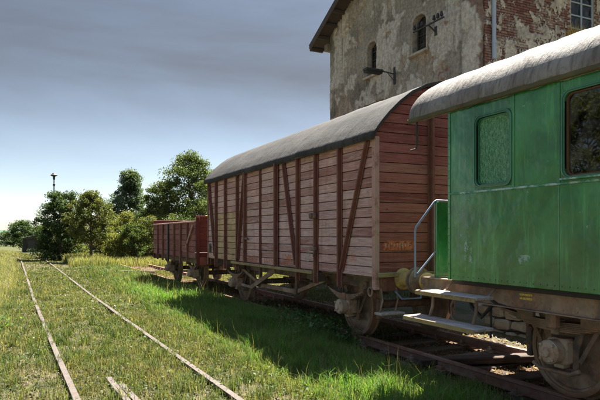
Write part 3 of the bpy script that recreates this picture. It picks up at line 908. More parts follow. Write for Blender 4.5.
m = MB(); m.box((-HW - 0.085, 8.95 - BC, 2.03), (0.06, 0.15, 0.10), 0.012); m.lathe([(0.05, 0), (0.05, -0.05), (0.02, -0.06)], (-HW - 0.09, 8.95 - BC, 2.03), 'x', 12); m.build('door_latch', M['iron'], van)
m = MB(); m.box((-HW - 0.085, 8.93 - BC, 1.46), (0.06, 0.17, 0.06), 0.012); m.tube([(-HW - 0.1, 8.86 - BC, 1.48), (-HW - 0.11, 8.85 - BC, 1.38), (-HW - 0.1, 8.9 - BC, 1.33)], 0.014, 8); m.build('door_latch', M['iron'], van)
m = MB(); m.box((-HW - 0.06, 12.30 - BC, 1.62), (0.05, 0.12, 0.05), 0.01); m.tube([(-HW - 0.08, 12.3 - BC, 1.62), (-HW - 0.085, 12.1 - BC, 1.60)], 0.015, 8); m.build('door_handle', M['iron'], van)
def flat_patch(name, parent, mat, plane, off, c, w, h, seed, x_plane='x'):
    """thin ragged paint patch on a board face"""
    rr = random.Random(seed); pts = []
    for k in range(26):
        a = 2 * math.pi * k / 26
        sq = max(abs(math.cos(a)), abs(math.sin(a)))
        r_ = 1 / sq * rr.uniform(0.82, 1.0)
        pts.append((c[0] + w / 2 * r_ * math.cos(a), c[1] + h / 2 * r_ * math.sin(a)))
    m = MB()
    if plane == 'x': vs = [(off, p[0], p[1]) for p in pts]
    else: vs = [(p[0], off, p[1]) for p in pts]
    m.add(vs, [tuple(range(len(vs)))])
    return m.build(name, M[mat], parent)
flat_patch('paint_mark', van, 'orange', 'x', -HW - 0.0075, (7.72 - BC, 1.36), 0.22, 0.13, 1)
flat_patch('paint_mark', van, 'orange', 'x', -HW - 0.0075, (7.98 - BC, 1.20), 0.14, 0.16, 2)
flat_patch('paint_mark', van, 'orange', 'x', -HW - 0.032, (11.05 - BC, 1.17), 0.6, 0.14, 3)
flat_patch('paint_mark', van, 'orange', 'x', -HW - 0.032, (11.95 - BC, 1.18), 0.7, 0.16, 4)
flat_patch('paint_mark', van, 'orange', 'x', -HW - 0.0075, (10.2 - BC, 1.22), 0.45, 0.22, 5)
flat_patch('paint_mark', van, 'white_flake', 'x', -HW - 0.0075, (9.28 - BC, 1.33), 0.13, 0.22, 6)
flat_patch('paint_mark', van, 'orange_strong', 'y', -HL - 0.006, (-0.93, 1.55), 0.62, 0.155, 7)
for k in range(10):
    m = MB(); m.box((-1.17 + k * 0.05, -HL - 0.0085, 1.552 + random.uniform(-.008, .008)), (0.008 + 0.012 * random.random(), 0.001, 0.05 + 0.03 * random.random()), 0.0)
    m.build('lettering', M['white_flake'], van)
m = MB(); m.box((-HW - 0.045, 15.2 - BC, 1.35), (0.02, 0.15, 0.24), 0.004); m.build('label_holder', M['iron'], van)

# ------------------------------------------------------------------ open wagon
OC, OL = 19.65, 2.97
ow = thing('open_wagon', 'low open goods wagon of dark red boards coupled behind the covered van', 'railway wagon', (TC, OC, 0))
OH = 1.07; ONP = 6; OPH = OH / ONP
op = list(np.linspace(-OL, OL, 8))
for b in range(7):
    mb = MB(); mb.box((0, 0, 0), (0.04, op[b + 1] - op[b] - 0.006, OPH - 0.012), 0.008)
    me = mb.mesh('plank', M['plank_open'])
    for s_ in (-1, 1):
        for k in range(ONP):
            inst('plank', me, ow, (s_ * (HW - 0.02) + random.uniform(-.005, .005), (op[b] + op[b + 1]) / 2, 1.0 + (k + 0.5) * OPH), (0, R(random.uniform(-1.5, 1.5)), 0))
for s_ in (-1, 1):
    for b, y in enumerate(op[1:-1]):
        m = MB(); m.box((s_ * (HW + 0.03), y, 1.45), (0.06, 0.10 if b in (1, 3, 4) else 0.07, 1.30), 0.008); m.build('stanchion', M['post'] if b not in (3,) else M['black_iron'], ow)
    m = MB(); m.box((s_ * (HW - 0.01), 0, 1.0 + OH + 0.025), (0.08, 2 * OL, 0.05), 0.008); m.build('top_rail', M['post_pale'] if s_ < 0 else M['post'], ow)
    m = MB(); m.box((s_ * 1.02, 0, 0.90), (0.08, 2 * OL, 0.19), 0.008); m.build('sole_bar', M['iron'], ow)
m = MB(); m.bar((-HW - 0.045, -OL + 0.2, 1.98), (-HW - 0.045, -OL + 0.95, 1.35), 0.07, 0.03); m.build('diagonal_brace', M['post_pale'], ow)
for q in (-1, 1):
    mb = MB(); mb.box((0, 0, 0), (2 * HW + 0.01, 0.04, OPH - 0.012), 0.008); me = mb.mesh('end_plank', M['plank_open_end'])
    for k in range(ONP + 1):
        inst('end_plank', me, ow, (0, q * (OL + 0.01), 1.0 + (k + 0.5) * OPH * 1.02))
    for x in (-1.3, -0.45, 0.45, 1.3):
        m = MB(); m.box((x, q * (OL + 0.06), 1.52), (0.09, 0.06, 1.42), 0.008); m.build('end_post', M['plank_open_end'], ow)
    m = MB(); m.box((0, q * (OL + 0.03), 0.92), (2 * HW - 0.1, 0.06, 0.24), 0.01); m.build('headstock', M['post'], ow)
    for x in (-0.875, 0.875): buffer_parts(ow, x, q * (OL + 0.06), q, 0.56, mat='iron_dusty')
m = MB(); m.box((0, 0, 0.985), (2 * HW - 0.1, 2 * OL, 0.05), 0.005); m.build('floor', M['sleeper'], ow)
hang(ow, -1.6, 0.50, 0.78, 0.84, 0.9, x_out=-1.08, mat='iron', z_mid=0.69)
hang(ow, 1.6, 0.50, 0.78, 0.84, 0.9, x_out=-1.08, mat='iron', z_mid=0.69)

# ------------------------------------------------------------------ green coach
coach = thing('passenger_coach', 'green passenger coach with pale canvas roof, open end balcony and wooden steps', 'railway coach', (TC, 0, 0))
CX = -1.40; CY1 = 5.45; CY0 = -6.4
CB, CT, CW = 1.17, 3.19, 2.185
def cpanel(y0, y1, z0, z1, name='side_panel', x=CX, t=0.035, mat='green', ch=0.006, xs=1):
    m = MB(); m.box((x + xs * t / 2, (y0 + y1) / 2, (z0 + z1) / 2), (t, y1 - y0, z1 - z0), ch)
    return m.build(name, M[mat], coach)
win1 = (4.49, 4.99, 2.25, 3.00)
win2 = (2.62, 3.82, 2.25, 3.03)
win3 = (0.9, 2.1, 2.25, 3.03)
win4 = (-0.8, 0.4, 2.25, 3.03)
seams = [5.45, 3.885, 2.36, 0.64, -1.1, -3.0, -4.8, CY0]
for a, b in zip(seams[:-1], seams[1:]):
    cpanel(b + 0.0015, a - 0.0015, CB, CW - 0.003, 'side_panel')
for w in (win1, win2, win3, win4):
    cpanel(w[0] - 0.02, w[1] + 0.02, CW, w[2] - 0.02, 'side_panel')
    cpanel(w[0] - 0.02, w[1] + 0.02, w[3] + 0.02, CT, 'side_panel')
piers = [(win1[1] + 0.02, CY1), (win2[1] + 0.02, win1[0] - 0.02), (win3[1] + 0.02, win2[0] - 0.02), (win4[1] + 0.02, win3[0] - 0.02), (CY0, win4[0] - 0.02)]
for a, b in piers: cpanel(a + 0.001, b - 0.001, CW, CT, 'pier')
# far side, ends, floor, ceiling
m = MB(); m.box((1.385, (CY0 + CY1) / 2, (CB + CT) / 2), (0.03, CY1 - CY0, CT - CB), 0.004); m.build('far_side', M['green'], coach)
for y, nm in ((CY1 - 0.02, 'end_wall'), (CY0 + 0.02, 'end_wall')):
    m = MB(); m.box((0, y, (CB + CT) / 2 + 0.1), (2.74, 0.036, CT - CB + 0.2), 0.004); m.build(nm, M['green'], coach)
m = MB(); m.box((0, (CY0 + CY1) / 2, 1.15), (2.72, CY1 - CY0, 0.06), 0.004); m.build('floor', M['dark_inside'], coach)
m = MB(); m.box((-1.33, (CY0 + CY1) / 2, 1.7), (0.02, CY1 - CY0 - 0.1, 0.9), 0); m.box((1.33, (CY0 + CY1) / 2, 2.2), (0.02, CY1 - CY0 - 0.1, 1.9), 0); m.box((0, 4.30, 2.2), (2.6, 0.03, 2.0), 0); m.build('inner_lining', M['dark_inside'], coach)
# mouldings
m = MB(); m.box((CX - 0.008, (CY0 + CY1) / 2, CW), (0.016, CY1 - CY0, 0.022), 0.004); m.build('waist_moulding', M['waist'], coach)
for y in (4.447, 3.885):
    m = MB(); m.box((CX - 0.004, y, (CW + CT) / 2 + 0.006), (0.008, 0.035, CT - CW - 0.012), 0.002); m.build('cover_strip', M['green'], coach)
m = MB(); m.box((CX - 0.005, CY1 - 0.012, (CB + CT) / 2), (0.012, 0.04, CT - CB), 0.003); m.box((CX + 0.02, CY1 + 0.004, (CB + CT) / 2), (0.05, 0.01, CT - CB), 0.003); m.build('corner_strip', M['green'], coach)
m = MB()
for y in np.arange(CY0 + 0.05, CY1 - 0.03, 0.085): m.lathe([(0.008, 0), (0.007, -0.004), (0.0, -0.006)], (CX, y, CB + 0.045), 'x', 6)
for z in np.arange(CB + 0.1, CT - 0.05, 0.085): m.lathe([(0.008, 0), (0.007, -0.004), (0.0, -0.006)], (CX - 0.011, CY1 - 0.012, z), 'x', 6)
m.build('rivet', M['green'], coach, kind='stuff')
def rrect(y0, y1, z0, z1, r, n=6):
    pts = []
    for cy, cz, a0 in ((y1 - r, z1 - r, 0), (y0 + r, z1 - r, 90), (y0 + r, z0 + r, 180), (y1 - r, z0 + r, 270)):
        for k in range(n + 1):
            a = R(a0 + 90 * k / n); pts.append((cy + r * math.cos(a), cz + r * math.sin(a)))
    return pts
def ring(m, inner, outer, xi0, x0, x1):
    """frame: outer edge at x0 (front), inner edge front xi0, back x1"""
    n = len(inner)
    vs = [(x0, *p) for p in outer] + [(xi0, *p) for p in inner] + [(x1, *p) for p in inner] + [(x1, *p) for p in outer]
    fs = []
    for k in range(n):
        k2 = (k + 1) % n
        for a in range(4):
            b = (a + 1) % 4
            fs.append((a * n + k, a * n + k2, b * n + k2, b * n + k))
    m.add(vs, fs)
for i, w in enumerate((win1, win2, win3, win4)):
    y0, y1, z0, z1 = w
    m = MB(); ring(m, rrect(y0, y1, z0, z1, 0.075), rrect(y0 - 0.03, y1 + 0.03, z0 - 0.03, z1 + 0.03, 0.10), CX - 0.012, CX - 0.010, CX + 0.05)
    ring(m, rrect(y0 - 0.015, y1 + 0.015, z0 - 0.015, z1 + 0.015, 0.085), rrect(y0 - 0.03, y1 + 0.03, z0 - 0.03, z1 + 0.03, 0.10), CX - 0.020, CX - 0.018, CX - 0.009)
    # square backing so that the panel corners are closed
    ring(m, rrect(y0, y1, z0, z1, 0.075), rrect(y0 - 0.021, y1 + 0.021, z0 - 0.021, z1 + 0.021, 0.004), CX + 0.004, CX + 0.003, CX + 0.034)
    wf = m.build('window', M['green_trim'], coach, True)
    m = MB(); ring(m, rrect(y0 + 0.020, y1 - 0.020, z0 + 0.016, z1 - 0.016, 0.06), rrect(y0 + 0.001, y1 - 0.001, z0 + 0.001, z1 - 0.001, 0.074), CX + 0.022, CX + 0.022, CX + 0.049)
    m.build('sash', M['wood_orange'] if i else M['green_trim'], wf)
    m = MB(); m.prism(rrect(y0 + 0.015, y1 - 0.015, z0 + 0.012, z1 - 0.012, 0.06), 'x', CX + 0.036, CX + 0.041)
    m.build('pane', M['glass'] if i else M['frosted'], wf)
    if i:
        m = MB(); m.box((CX - 0.025, (y0 + y1) / 2, z0 - 0.028), (0.05, y1 - y0 + 0.04, 0.018), 0.004); m.build('sill', M['waist'], wf)
        rows = []
        for z in np.linspace(z0 - 0.05, z1 + 0.02, 8):
            rows.append([(CX + 0.12 + 0.02 * math.sin(y * 60 + z), y, z) for y in np.linspace(y0 + 0.62, y0 + 0.98, 30)])
        m = MB(); m.strip(rows)
        m.build('curtain', M['curtain'], coach, True)
# seats inside
for y in (3.4, 2.6, 1.6, 0.6):
    m = MB(); m.box((0, y, 1.95), (2.3, 0.09, 1.15), 0.03); m.box((0, y - 0.25, 1.55), (2.3, 0.4, 0.1), 0.03); m.build('seat', M['black_iron'], coach)
# roof
ca = []
for k in range(41):
    a = math.pi - math.pi * k / 40
    ca.append((1.46 * math.cos(a), 3.205 + 0.70 * math.sin(a)))
cr_rows = []
m = MB()
ys = list(np.linspace(CY0 - 0.5, 6.05, 110)) + [6.10, 6.14, 6.17, 6.185]
for y in ys:
    e = max(0.0, (y - 6.05) / 0.135); sh = 1 - 0.045 * e * e
    row = []
    for x, z in ca:
        wr = 0.010 * fbm(x * 1.2, y * 4.5, 2.0) + 0.008 * fbm(x * 3.0 + y, y * 9.0, 5.0)
        row.append((x * (1 - 0.012 * e * e), y + 0.012 * fbm(x * 3, 2.0, y), 3.205 + (z - 3.205) * sh + wr))
    cr_rows.append(row)
m.strip(cr_rows)
lows = [[(x * 0.97, y, z - 0.055) for x, y, z in r] for r in cr_rows]
o_ = len(m.v); m.strip(lows); npr = len(ca); nr = len(cr_rows)
for k in range(npr - 1):
    a = (nr - 1) * npr
    m.f.append((a + k, a + k + 1, o_ + a + k + 1, o_ + a + k)); m.f.append((k, k + 1, o_ + k + 1, o_ + k))
for i in range(nr - 1):
    for e in (0, npr - 1):
        a, b = i * npr + e, (i + 1) * npr + e; m.f.append((a, b, o_ + b, o_ + a))
croof = m.build('roof', M['canvas_roof'], coach, True)
m = MB(); m.box((-1.445, (CY0 + 6.1) / 2, 3.175), (0.035, 6.1 - CY0 + 0.2, 0.05), 0.008); m.build('eaves_strip', M['eaves'], croof)
m = MB()
aa = [(x * 0.975, z - 0.035) for x, z in ca]
for i in range(len(aa) - 1):
    m.bar((aa[i][0], 6.14, aa[i][1]), (aa[i + 1][0], 6.14, aa[i + 1][1]), 0.05, 0.05, 0.004, (0, 1, 0))
m.build('end_hoop', M['eaves'], croof)
# balcony
m = MB(); m.box((0, 5.82, 1.10), (2.5, 0.74, 0.09), 0.008); m.build('balcony_floor', M['iron_dusty'], coach)
for s_ in (-1, 1):
    m = MB(); m.box((s_ * 0.74, 6.06, 1.64), (0.74, 0.02, 0.98), 0.004)
    m.box((s_ * 1.09, 6.06, 1.64), (0.04, 0.05, 0.99), 0.006); m.box((s_ * 0.37, 6.06, 1.64), (0.04, 0.05, 0.99), 0.006)
    m.build('balcony_panel', M['green'], coach)
    m = MB()
    m.tube([(s_ * 0.37, 6.06, 2.15), (s_ * 1.10, 6.06, 2.15), (s_ * 1.13, 6.06, 2.13), (s_ * 1.42, 6.06, 1.80), (s_ * 1.435, 6.06, 1.75), (s_ * 1.435, 6.06, 1.16)], 0.0135, 10)
    m.tube([(s_ * 1.09, 6.06, 1.50), (s_ * 1.40, 6.06, 1.20)], 0.012, 10)
    m.build('handrail', M['grey_pipe'], coach, True)
    buffer_parts(coach, s_ * 0.875, 6.22, 1, 0.50)
m = MB(); m.box((0, 6.18, 1.03), (2.4, 0.07, 0.26), 0.01); m.build('headstock', M['iron_dusty'], coach)
m = MB(); m.tube([(-1.36, 6.12, 3.17), (-1.36, 6.12, 2.86), (-1.36, 6.14, 2.82), (-1.42, 6.18, 2.80)], 0.014, 8); m.build('lamp_iron', M['black_iron'], coach, True)
m = MB(); m.tube([(0, 6.2, 1.05), (0, 6.45, 1.05), (0, 6.55, 0.95), (0, 6.75, 0.92), (0, 6.92, 1.0)], 0.03); m.build('coupling', M['iron'], coach, True)
# underframe
m = MB(); m.box((-1.245, (CY0 + 6.1) / 2, 1.04), (0.014, 6.1 - CY0, 0.24), 0.003); m.box((-1.27, (CY0 + 6.1) / 2, 0.925), (0.07, 6.1 - CY0, 0.014), 0.003); m.box((-1.27, (CY0 + 6.1) / 2, 1.153), (0.09, 6.1 - CY0, 0.014), 0.003)
for y in np.arange(-5, 5.9, 0.16): m.lathe([(0.012, 0), (0.011, -0.007), (0, -0.011)], (-1.252, y, 0.965), 'x', 6)
m.build('sole_bar', M['iron_dusty'], coach)
m = MB(); m.box((1.245, (CY0 + 6.1) / 2, 1.04), (0.05, 6.1 - CY0, 0.24), 0.003); m.build('sole_bar', M['iron'], coach)
for y in (-4.5, -1.5, 1.5, 3.2, 5.2):
    m = MB(); m.box((0, y, 1.02), (2.4, 0.09, 0.16), 0.006); m.build('cross_member', M['iron'], coach)
for z in (1.075, 1.035):
    m = MB(); m.box((-1.2535, 4.42, z), (0.002, 0.17, 0.022), 0.0); m.build('stencil_mark', M['yellow'], coach)
hang(coach, 4.25, 0.86, 0.885, 0.95, 0.9, x_out=-1.02, mat='iron', z_mid=0.80)
hang(coach, -3.6, 0.86, 0.885, 0.95, 0.9, x_out=-1.02, mat='iron', z_mid=0.80)
m = MB(); m.box((-1.14, 4.18, 0.84), (0.10, 0.13, 0.18), 0.02); m.lathe([(0.075, 0.0), (0.075, 0.10)], (-1.08, 4.10, 0.90), 'z', 14); m.build('spring_hanger', M['iron_dusty'], coach)
for y_, w_ in ((3.8, 0.30), (4.65, 0.22)):
    m = MB(); m.box((-1.0, y_, 0.86), (0.06, w_, 0.17), 0.01); m.build('spring_hanger', M['iron_dusty'], coach)
m = MB(); m.tube([(-1.03, 4.52, 0.34), (-1.05, 4.42, 0.30), (-1.05, 4.05, 0.30), (-1.03, 3.95, 0.35)], 0.022, 8); m.build('axle_keep', M['iron_dusty'], coach, True)
brake_blocks(coach, 4.25, 1.0)
m = MB(); m.lathe([(0.2, 0), (0.22, 0.05), (0.22, 0.5), (0.2, 0.55)], (0.2, 2.2, 0.75), 'y', 20); m.build('brake_cylinder', M['iron'], coach, True)
m = MB()
m.tube([(-1.2, 5.6, 1.0), (-1.22, 5.2, 0.96), (-1.24, 4.95, 0.99), (-1.26, 4.8, 0.93), (-1.22, 4.6, 0.92)], 0.018, 8)
m.tube([(-1.2, 5.35, 0.98), (-1.25, 5.22, 0.86), (-1.22, 5.1, 0.75), (-1.2, 5.0, 0.86), (-1.18, 4.9, 0.97)], 0.022, 8)
m.tube([(-1.15, 5.02, 0.95), (-1.17, 5.0, 0.70), (-1.15, 5.03, 0.52)], 0.013, 8)
m.build('brake_hose', M['black_iron'], coach, True)
# steps
for nm, x0, x1, y0, y1, z in (('upper', -1.66, -1.40, 4.72, 5.76, 1.015), ('lower', -1.82, -1.56, 4.56, 5.78, 0.715)):
    m = MB()
    for k in range(2):
        w = (x1 - x0) / 2
        m.box((x0 + (k + 0.5) * w, (y0 + y1) / 2, z), (w - 0.006, y1 - y0, 0.035), 0.006)
    st = m.build('step', M['step_wood'], coach)
    m = MB(); m.box((x0 - 0.004, (y0 + y1) / 2, z - 0.012), (0.006, y1 - y0, 0.045), 0.001); m.build('step_edge', M['lichen_timber'], st)
for y in (4.82, 5.55):
    m = MB()
    m.bar((-1.28, y, 1.12), (-1.43, y, 0.985), 0.04, 0.012); m.bar((-1.42, y, 0.99), (-1.64, y, 0.99), 0.04, 0.012, 0.003, (0, 0, 1))
    m.tube([(-1.55, y, 0.99), (-1.56, y, 0.85), (-1.62, y, 0.69)], 0.018, 8); m.bar((-1.56, y, 0.69), (-1.80, y, 0.69), 0.04, 0.012, 0.003, (0, 0, 1))
    m.build('step_bracket', M['iron_dusty'], coach, True)
m = MB(); m.tube([(-1.42, 5.3, 1.0), (-1.44, 5.36, 0.88), (-1.5, 5.28, 0.76), (-1.58, 5.1, 0.70)], 0.014, 8)
m.build('step_stay', M['iron_dusty'], coach, True)
flat_patch('scuff_mark', coach, 'scuff', 'x', CX - 0.002, (5.12, 1.50), 0.13, 0.26, 11)
flat_patch('scuff_mark', coach, 'scuff', 'x', CX - 0.002, (4.3, 1.45), 0.16, 0.10, 12)

# ------------------------------------------------------------------ old station building
BP = 12.0; KB = BP / 11.5
def bz(z): return 1.7 + (z - 1.7) * KB
YL, YR = 20.89 * KB, 12.17 * KB           # far and near corner of the gable wall
EAVE = bz(9.80); YM = (YL + YR) / 2; PITCH = 0.50
bld = thing('station_building', 'old gabled railway building with crumbling plaster and whitewashed brick behind the train', 'building', (BP, YR, 0))
def wl(y): return y - YR
def rake(y): return EAVE + PITCH * (YL - y if y > YM else y - YR)
W1 = (17.49 * KB, 18.13 * KB, bz(7.48), bz(8.72))
W2 = (14.70 * KB, 15.40 * KB, bz(7.55), bz(8.76))
L1 = (17.05 * KB, 18.35 * KB, bz(5.0), bz(6.50))
L2 = (14.25 * KB, 15.35 * KB, bz(5.0), bz(6.42))
def in_open(y, z):
    for (a, b, c_, d_) in (W1, W2):
        if a < y < b and c_ < z < d_:
            r_ = (b - a) / 2; cz = d_ - r_ * 0.75
            if z < cz or ((y - (a + b) / 2) / r_) ** 2 + ((z - cz) / (r_ * 0.75)) ** 2 < 1: return True
    for (a, b, c_, d_) in (L1, L2):
        if a < y < b and c_ < z < d_: return True
    return False
ST = 0.055
ny = int((YL - YR) / ST); nz = int((rake(YM) + 0.3) / ST) + 1
V = np.zeros(((ny + 1) * (nz + 1), 3)); C = np.ones(((ny + 1) * (nz + 1), 4))
for j in range(nz + 1):
    for i in range(ny + 1):
        y = YR + (YL - YR) * i / ny; z = -0.3 + j * ST
        a = fbm(y * 0.55, z * 0.55, 11.0); b = fbm(y * 0.6 + 7, z * 0.6, 3.0); c2 = fbm(y * 0.35, z * 0.5, 21.0)
        d = 0.0
        ex = 0.0
        if z > 4.5:
            near = max(0, 1 - (y - YR) / 3.4)
            pa = a + 0.5 * near
            ex = min(1, max(0, (pa - 0.36) / 0.04))                   # plaster fallen away
            lime = min(1, max(0, (b + 0.5 * near - 0.08 - 0.06 * (z - bz(7.5))) / 0.045))
            base = np.array((0.265, 0.245, 0.212)) * (1 + 0.45 * c2)
            base = base * (1 - lime * 0.7) + np.array((0.54, 0.52, 0.475)) * lime * 0.7
            rk = min(1, max(0, (fbm(y * 2.3, z * 6.0, 8.0) + 1.5 * near - 0.75) / 0.3)); rough_ = np.array((0.33, 0.285, 0.235)) * (1 - rk) + np.array((0.25, 0.125, 0.095)) * rk
            cc = base * (1 - ex) + rough_ * ex
            d = 0.035 * ex + 0.008 * fbm(y * 5, z * 5, 2.0) * (1 + 2 * ex) - 0.020 * lime
            w_ = 0.95
            edge = (y - YR < w_) or (YL - y < w_) or (rake(y) - z < 0.85)
            if edge:
                d -= 0.045
                if y - YR < w_: cc = cc * 0.45 + np.array((0.52, 0.49, 0.43)) * 0.55 * (1 - 0.6 * ex)
            for q in (YR + w_, YL - w_):
                if abs(y - q) < 0.05: d += 0.09
            if abs(rake(y) - z - 0.85) < 0.05 and YR + w_ < y < YL - w_: d += 0.09
        else:
            cc = np.array((0.30, 0.27, 0.225)); 
        k = j * (ny + 1) + i
        V[k] = (d, wl(y), z); C[k, :3] = np.clip(cc, 0.02, 0.9)
fl_ = []; lt = []
for j in range(nz):
    zc = -0.3 + (j + 0.5) * ST
    for i in range(ny):
        yc = YR + (YL - YR) * (i + 0.5) / ny
        if zc > rake(yc) + 0.05 or in_open(yc, zc): continue
        a = j * (ny + 1) + i
        fl_ += [a, a + ny + 1, a + ny + 2, a + 1]; lt.append(4)
me = np_mesh('gable_wall', V, fl_, lt, M['plaster'], C)
me.polygons.foreach_set('use_smooth', [True] * len(me.polygons))
gw = inst('gable_wall', me, bld, (0, 0, 0))
# window reveals, frames
def colored_build(m, name, mat, parent, rgb, smooth=False):
    o = m.build(name, mat, parent, smooth)
    a = o.data.attributes.new('col', 'FLOAT_COLOR', 'POINT')
    a.data.foreach_set('color', list((*rgb, 1)) * len(o.data.vertices))
    return o
def arch_pts(a, b, c_, d_, n=14):
    r_ = (b - a) / 2; h_ = r_ * 0.75; cz = d_ - h_; cy = (a + b) / 2
    return [(a, c_)] + [(cy - r_ * math.cos(math.pi * k / n), cz + h_ * math.sin(math.pi * k / n)) for k in range(n + 1)] + [(b, c_)]
for W in (W1, W2, L1, L2):
    a, b, c_, d_ = (W[0] - YR, W[1] - YR, W[2], W[3])
    arched = W in (W1, W2)
    pi = arch_pts(a, b, c_, d_) if arched else [(a, c_), (a, d_), (b, d_), (b, c_)]
    po = arch_pts(a - 0.09, b + 0.09, c_ - 0.06, d_ + 0.09) if arched else [(a - 0.12, c_ - 0.1), (a - 0.12, d_ + 0.22), (b + 0.12, d_ + 0.22), (b + 0.12, c_ - 0.1)]
    m = MB(); ring(m, pi, po, -0.012, -0.008, 0.38)
    wo = colored_build(m, 'window', M['plaster'], bld, (0.34, 0.31, 0.265))
    m = MB(); m.box((0.36, (a + b) / 2, (c_ + d_) / 2), (0.02, b - a + 0.2, d_ - c_ + 0.2), 0); m.build('dark_room', M['dark_inside'], wo)
    m = MB()
    m.prism([(a, c_), (a, d_ - 0.02), (b, d_ - 0.02), (b, c_)], 'x', 0.232, 0.236); m.build('pane', M['glass'], wo)
    m = MB()
    yc = (a + b) / 2
    for y in (a + 0.03, yc, b - 0.03): m.box((0.215, y, (c_ + d_) / 2 - 0.02), (0.035, 0.045, d_ - c_ - 0.04), 0.004)
    for z in np.linspace(c_ + 0.03, d_ - 0.32, 4): m.box((0.2175, yc, z), (0.026, b - a, 0.035), 0.004)
    m.build('frame', M['black_iron'], wo)
    m = MB(); m.box((-0.03, yc, c_ - 0.045), (0.22, b - a + 0.30, 0.08), 0.012)
    colored_build(m, 'sill', M['plaster'], wo, (0.40, 0.375, 0.33))
# raking roof with overhang: slabs along the two pitches
def slab(y0, z0, y1, z1, x0, x1, t):
    m = MB(); m.prism([(y0, z0), (y1, z1), (y1, z1 + t), (y0, z0 + t)], 'x', x0, x1); return m
OV = 0.62; XE = 9.0
for sgn, yc0 in ((1, YL), (-1, YR)):
    y_e = wl(yc0) + sgn * 0.75; z_e = EAVE - PITCH * 0.75 + 0.10
    ym = wl(YM); zm = EAVE + PITCH * (YL - YM) + 0.10
    o = slab(y_e, z_e, ym, zm, -OV, XE, 0.14).build('roof_slope', M['tiles_dark'], bld)
    m = MB(); m.bar((-OV - 0.02, y_e, z_e - 0.02), (-OV - 0.02, ym, zm - 0.02), 0.26, 0.04, 0.006); m.build('barge_board', M['tiles_dark'], o)
    m = MB(); m.box((4.2 - OV, y_e + sgn * 0.05, z_e - 0.0), (8.4, 0.14, 0.12), 0.02); m.build('gutter', M['black_iron'], o)
    for k in range(9):
        f = k / 8
        if f > 0.98: continue
        m = MB(); m.box((-OV / 2, y_e + (ym - y_e) * f, z_e + (zm - z_e) * f - 0.09), (OV, 0.12, 0.14), 0.01); m.build('purlin_end', M['tiles_dark'], o)
m = MB(); m.box((0.05, wl(YL) + 0.12, EAVE - 0.42), (0.5, 0.28, 0.3), 0.03); colored_build(m, 'kneeler', M['plaster'], bld, (0.2, 0.18, 0.15))
# other walls
m = MB(); m.box((4.4, wl(YL) - 0.15, EAVE / 2 - 0.2), (8.7, 0.25, EAVE - 0.1), 0); m.box((8.7, wl(YM), EAVE / 2), (0.25, YL - YR - 0.5, EAVE), 0); m.build('rear_wall', M['mortar'], bld)
# side wall towards the camera: bricks laid course by course, window with iron bars
S0, S1, SZ0, SZ1 = 2.72 * KB + 0.75, 3.75 * KB + 0.75, bz(7.55), bz(9.2)
def side_box(x0, x1, z0, z1, nm='side_wall'):
    m = MB(); m.box(((x0 + x1) / 2, 0.14, (z0 + z1) / 2), (x1 - x0, 0.24, z1 - z0), 0); return m.build(nm, M['mortar'], bld)
sw = side_box(0.02, S0, -0.3, EAVE)
side_box(S0, S1, -0.3, SZ0); side_box(S0, S1, SZ1, EAVE); side_box(S1, 8.8, -0.3, EAVE)
bm_ = MB(); bm_.box((0, 0, 0), (0.240, 0.05, 0.063), 0.006); brick_me = bm_.mesh('brick', M['brick'])
bricks = []
zz = bz(5.7); row = 0
while zz < bz(9.25):
    x = (0.125 if row % 2 else 0.0)
    if row % 2: bricks.append((0.06, zz, 0.5))
    while x + 0.12 < 6.4:
        xc = x + 0.125
        if not (S0 - 0.08 < xc < S1 + 0.08 and zz > SZ0 - 0.02): bricks.append((xc, zz, 1.0))
        x += 0.252
    zz += 0.0765; row += 1
bricks.sort(key=lambda b: (abs(b[1] - bz(7.6)) * 1.2 + abs(b[0] - 1.6)))
far = MB()
for k, (x, z, s_) in enumerate(bricks):
    dy = random.uniform(-.006, .006)
    if k < 300:
        o = inst('brick', brick_me, sw, (x, 0.0 + dy, z), (R(random.uniform(-1, 1)), R(random.uniform(-.6, .6)), R(random.uniform(-1, 1))))
        o.scale.x = s_
    else:
        far.box((x, dy, z), (0.240 * s_, 0.05, 0.063), 0.0)
far.build('brick_courses', M['brick_far'], bld, kind='stuff')
# ragged remnants of render still clinging to the bricks
pv = []; pf = []; pl = []; pc = []; idx = {}
PS = 0.035
def pvert(i, j):
    if (i, j) not in idx:
        x = 0.02 + i * PS; z = bz(5.7) + j * PS
        idx[(i, j)] = len(pv)
        pv.append((x + 0.010 * fbm(x * 9, z * 9, 1.0), -0.036 - 0.006 * fbm(x * 4, z * 4, 6.0), z + 0.010 * fbm(x * 9, z * 9, 5.0)))
        k = 0.85 + 0.3 * fbm(x * 2, z * 2, 9.0)
        pc.append((0.47 * k, 0.44 * k, 0.40 * k, 1))
    return idx[(i, j)]
for i in range(int(6.3 / PS)):
    for j in range(int((bz(9.25) - bz(5.7)) / PS)):
        x = 0.02 + (i + 0.5) * PS; z = bz(5.7) + (j + 0.5) * PS
        if S0 - 0.06 < x < S1 + 0.06 and z > SZ0 - 0.1: continue
        nn = fbm(x * 0.9 + 3.0, z * 0.9, 17.0) + 0.55 * fbm(x * 3.2, z * 3.2, 19.0) + 0.3 * fbm(x * 9, z * 9, 23.0) + (0.22 if 1.7 < x < 3.3 else 0.0)
        if nn < 0.16: continue
        pf += [pvert(i, j), pvert(i + 1, j), pvert(i + 1, j + 1), pvert(i, j + 1)]; pl.append(4)
pm = np_mesh('plaster_remnant', np.array(pv), np.array(pf), np.array(pl), M['plaster'], np.array(pc))
po_ = inst('plaster_remnant', pm, bld, (0, 0, 0), kind='stuff')
sm_ = po_.modifiers.new('thickness', 'SOLIDIFY'); sm_.thickness = 0.014; sm_.offset = 0.0
m = MB()
wb_ = m; 
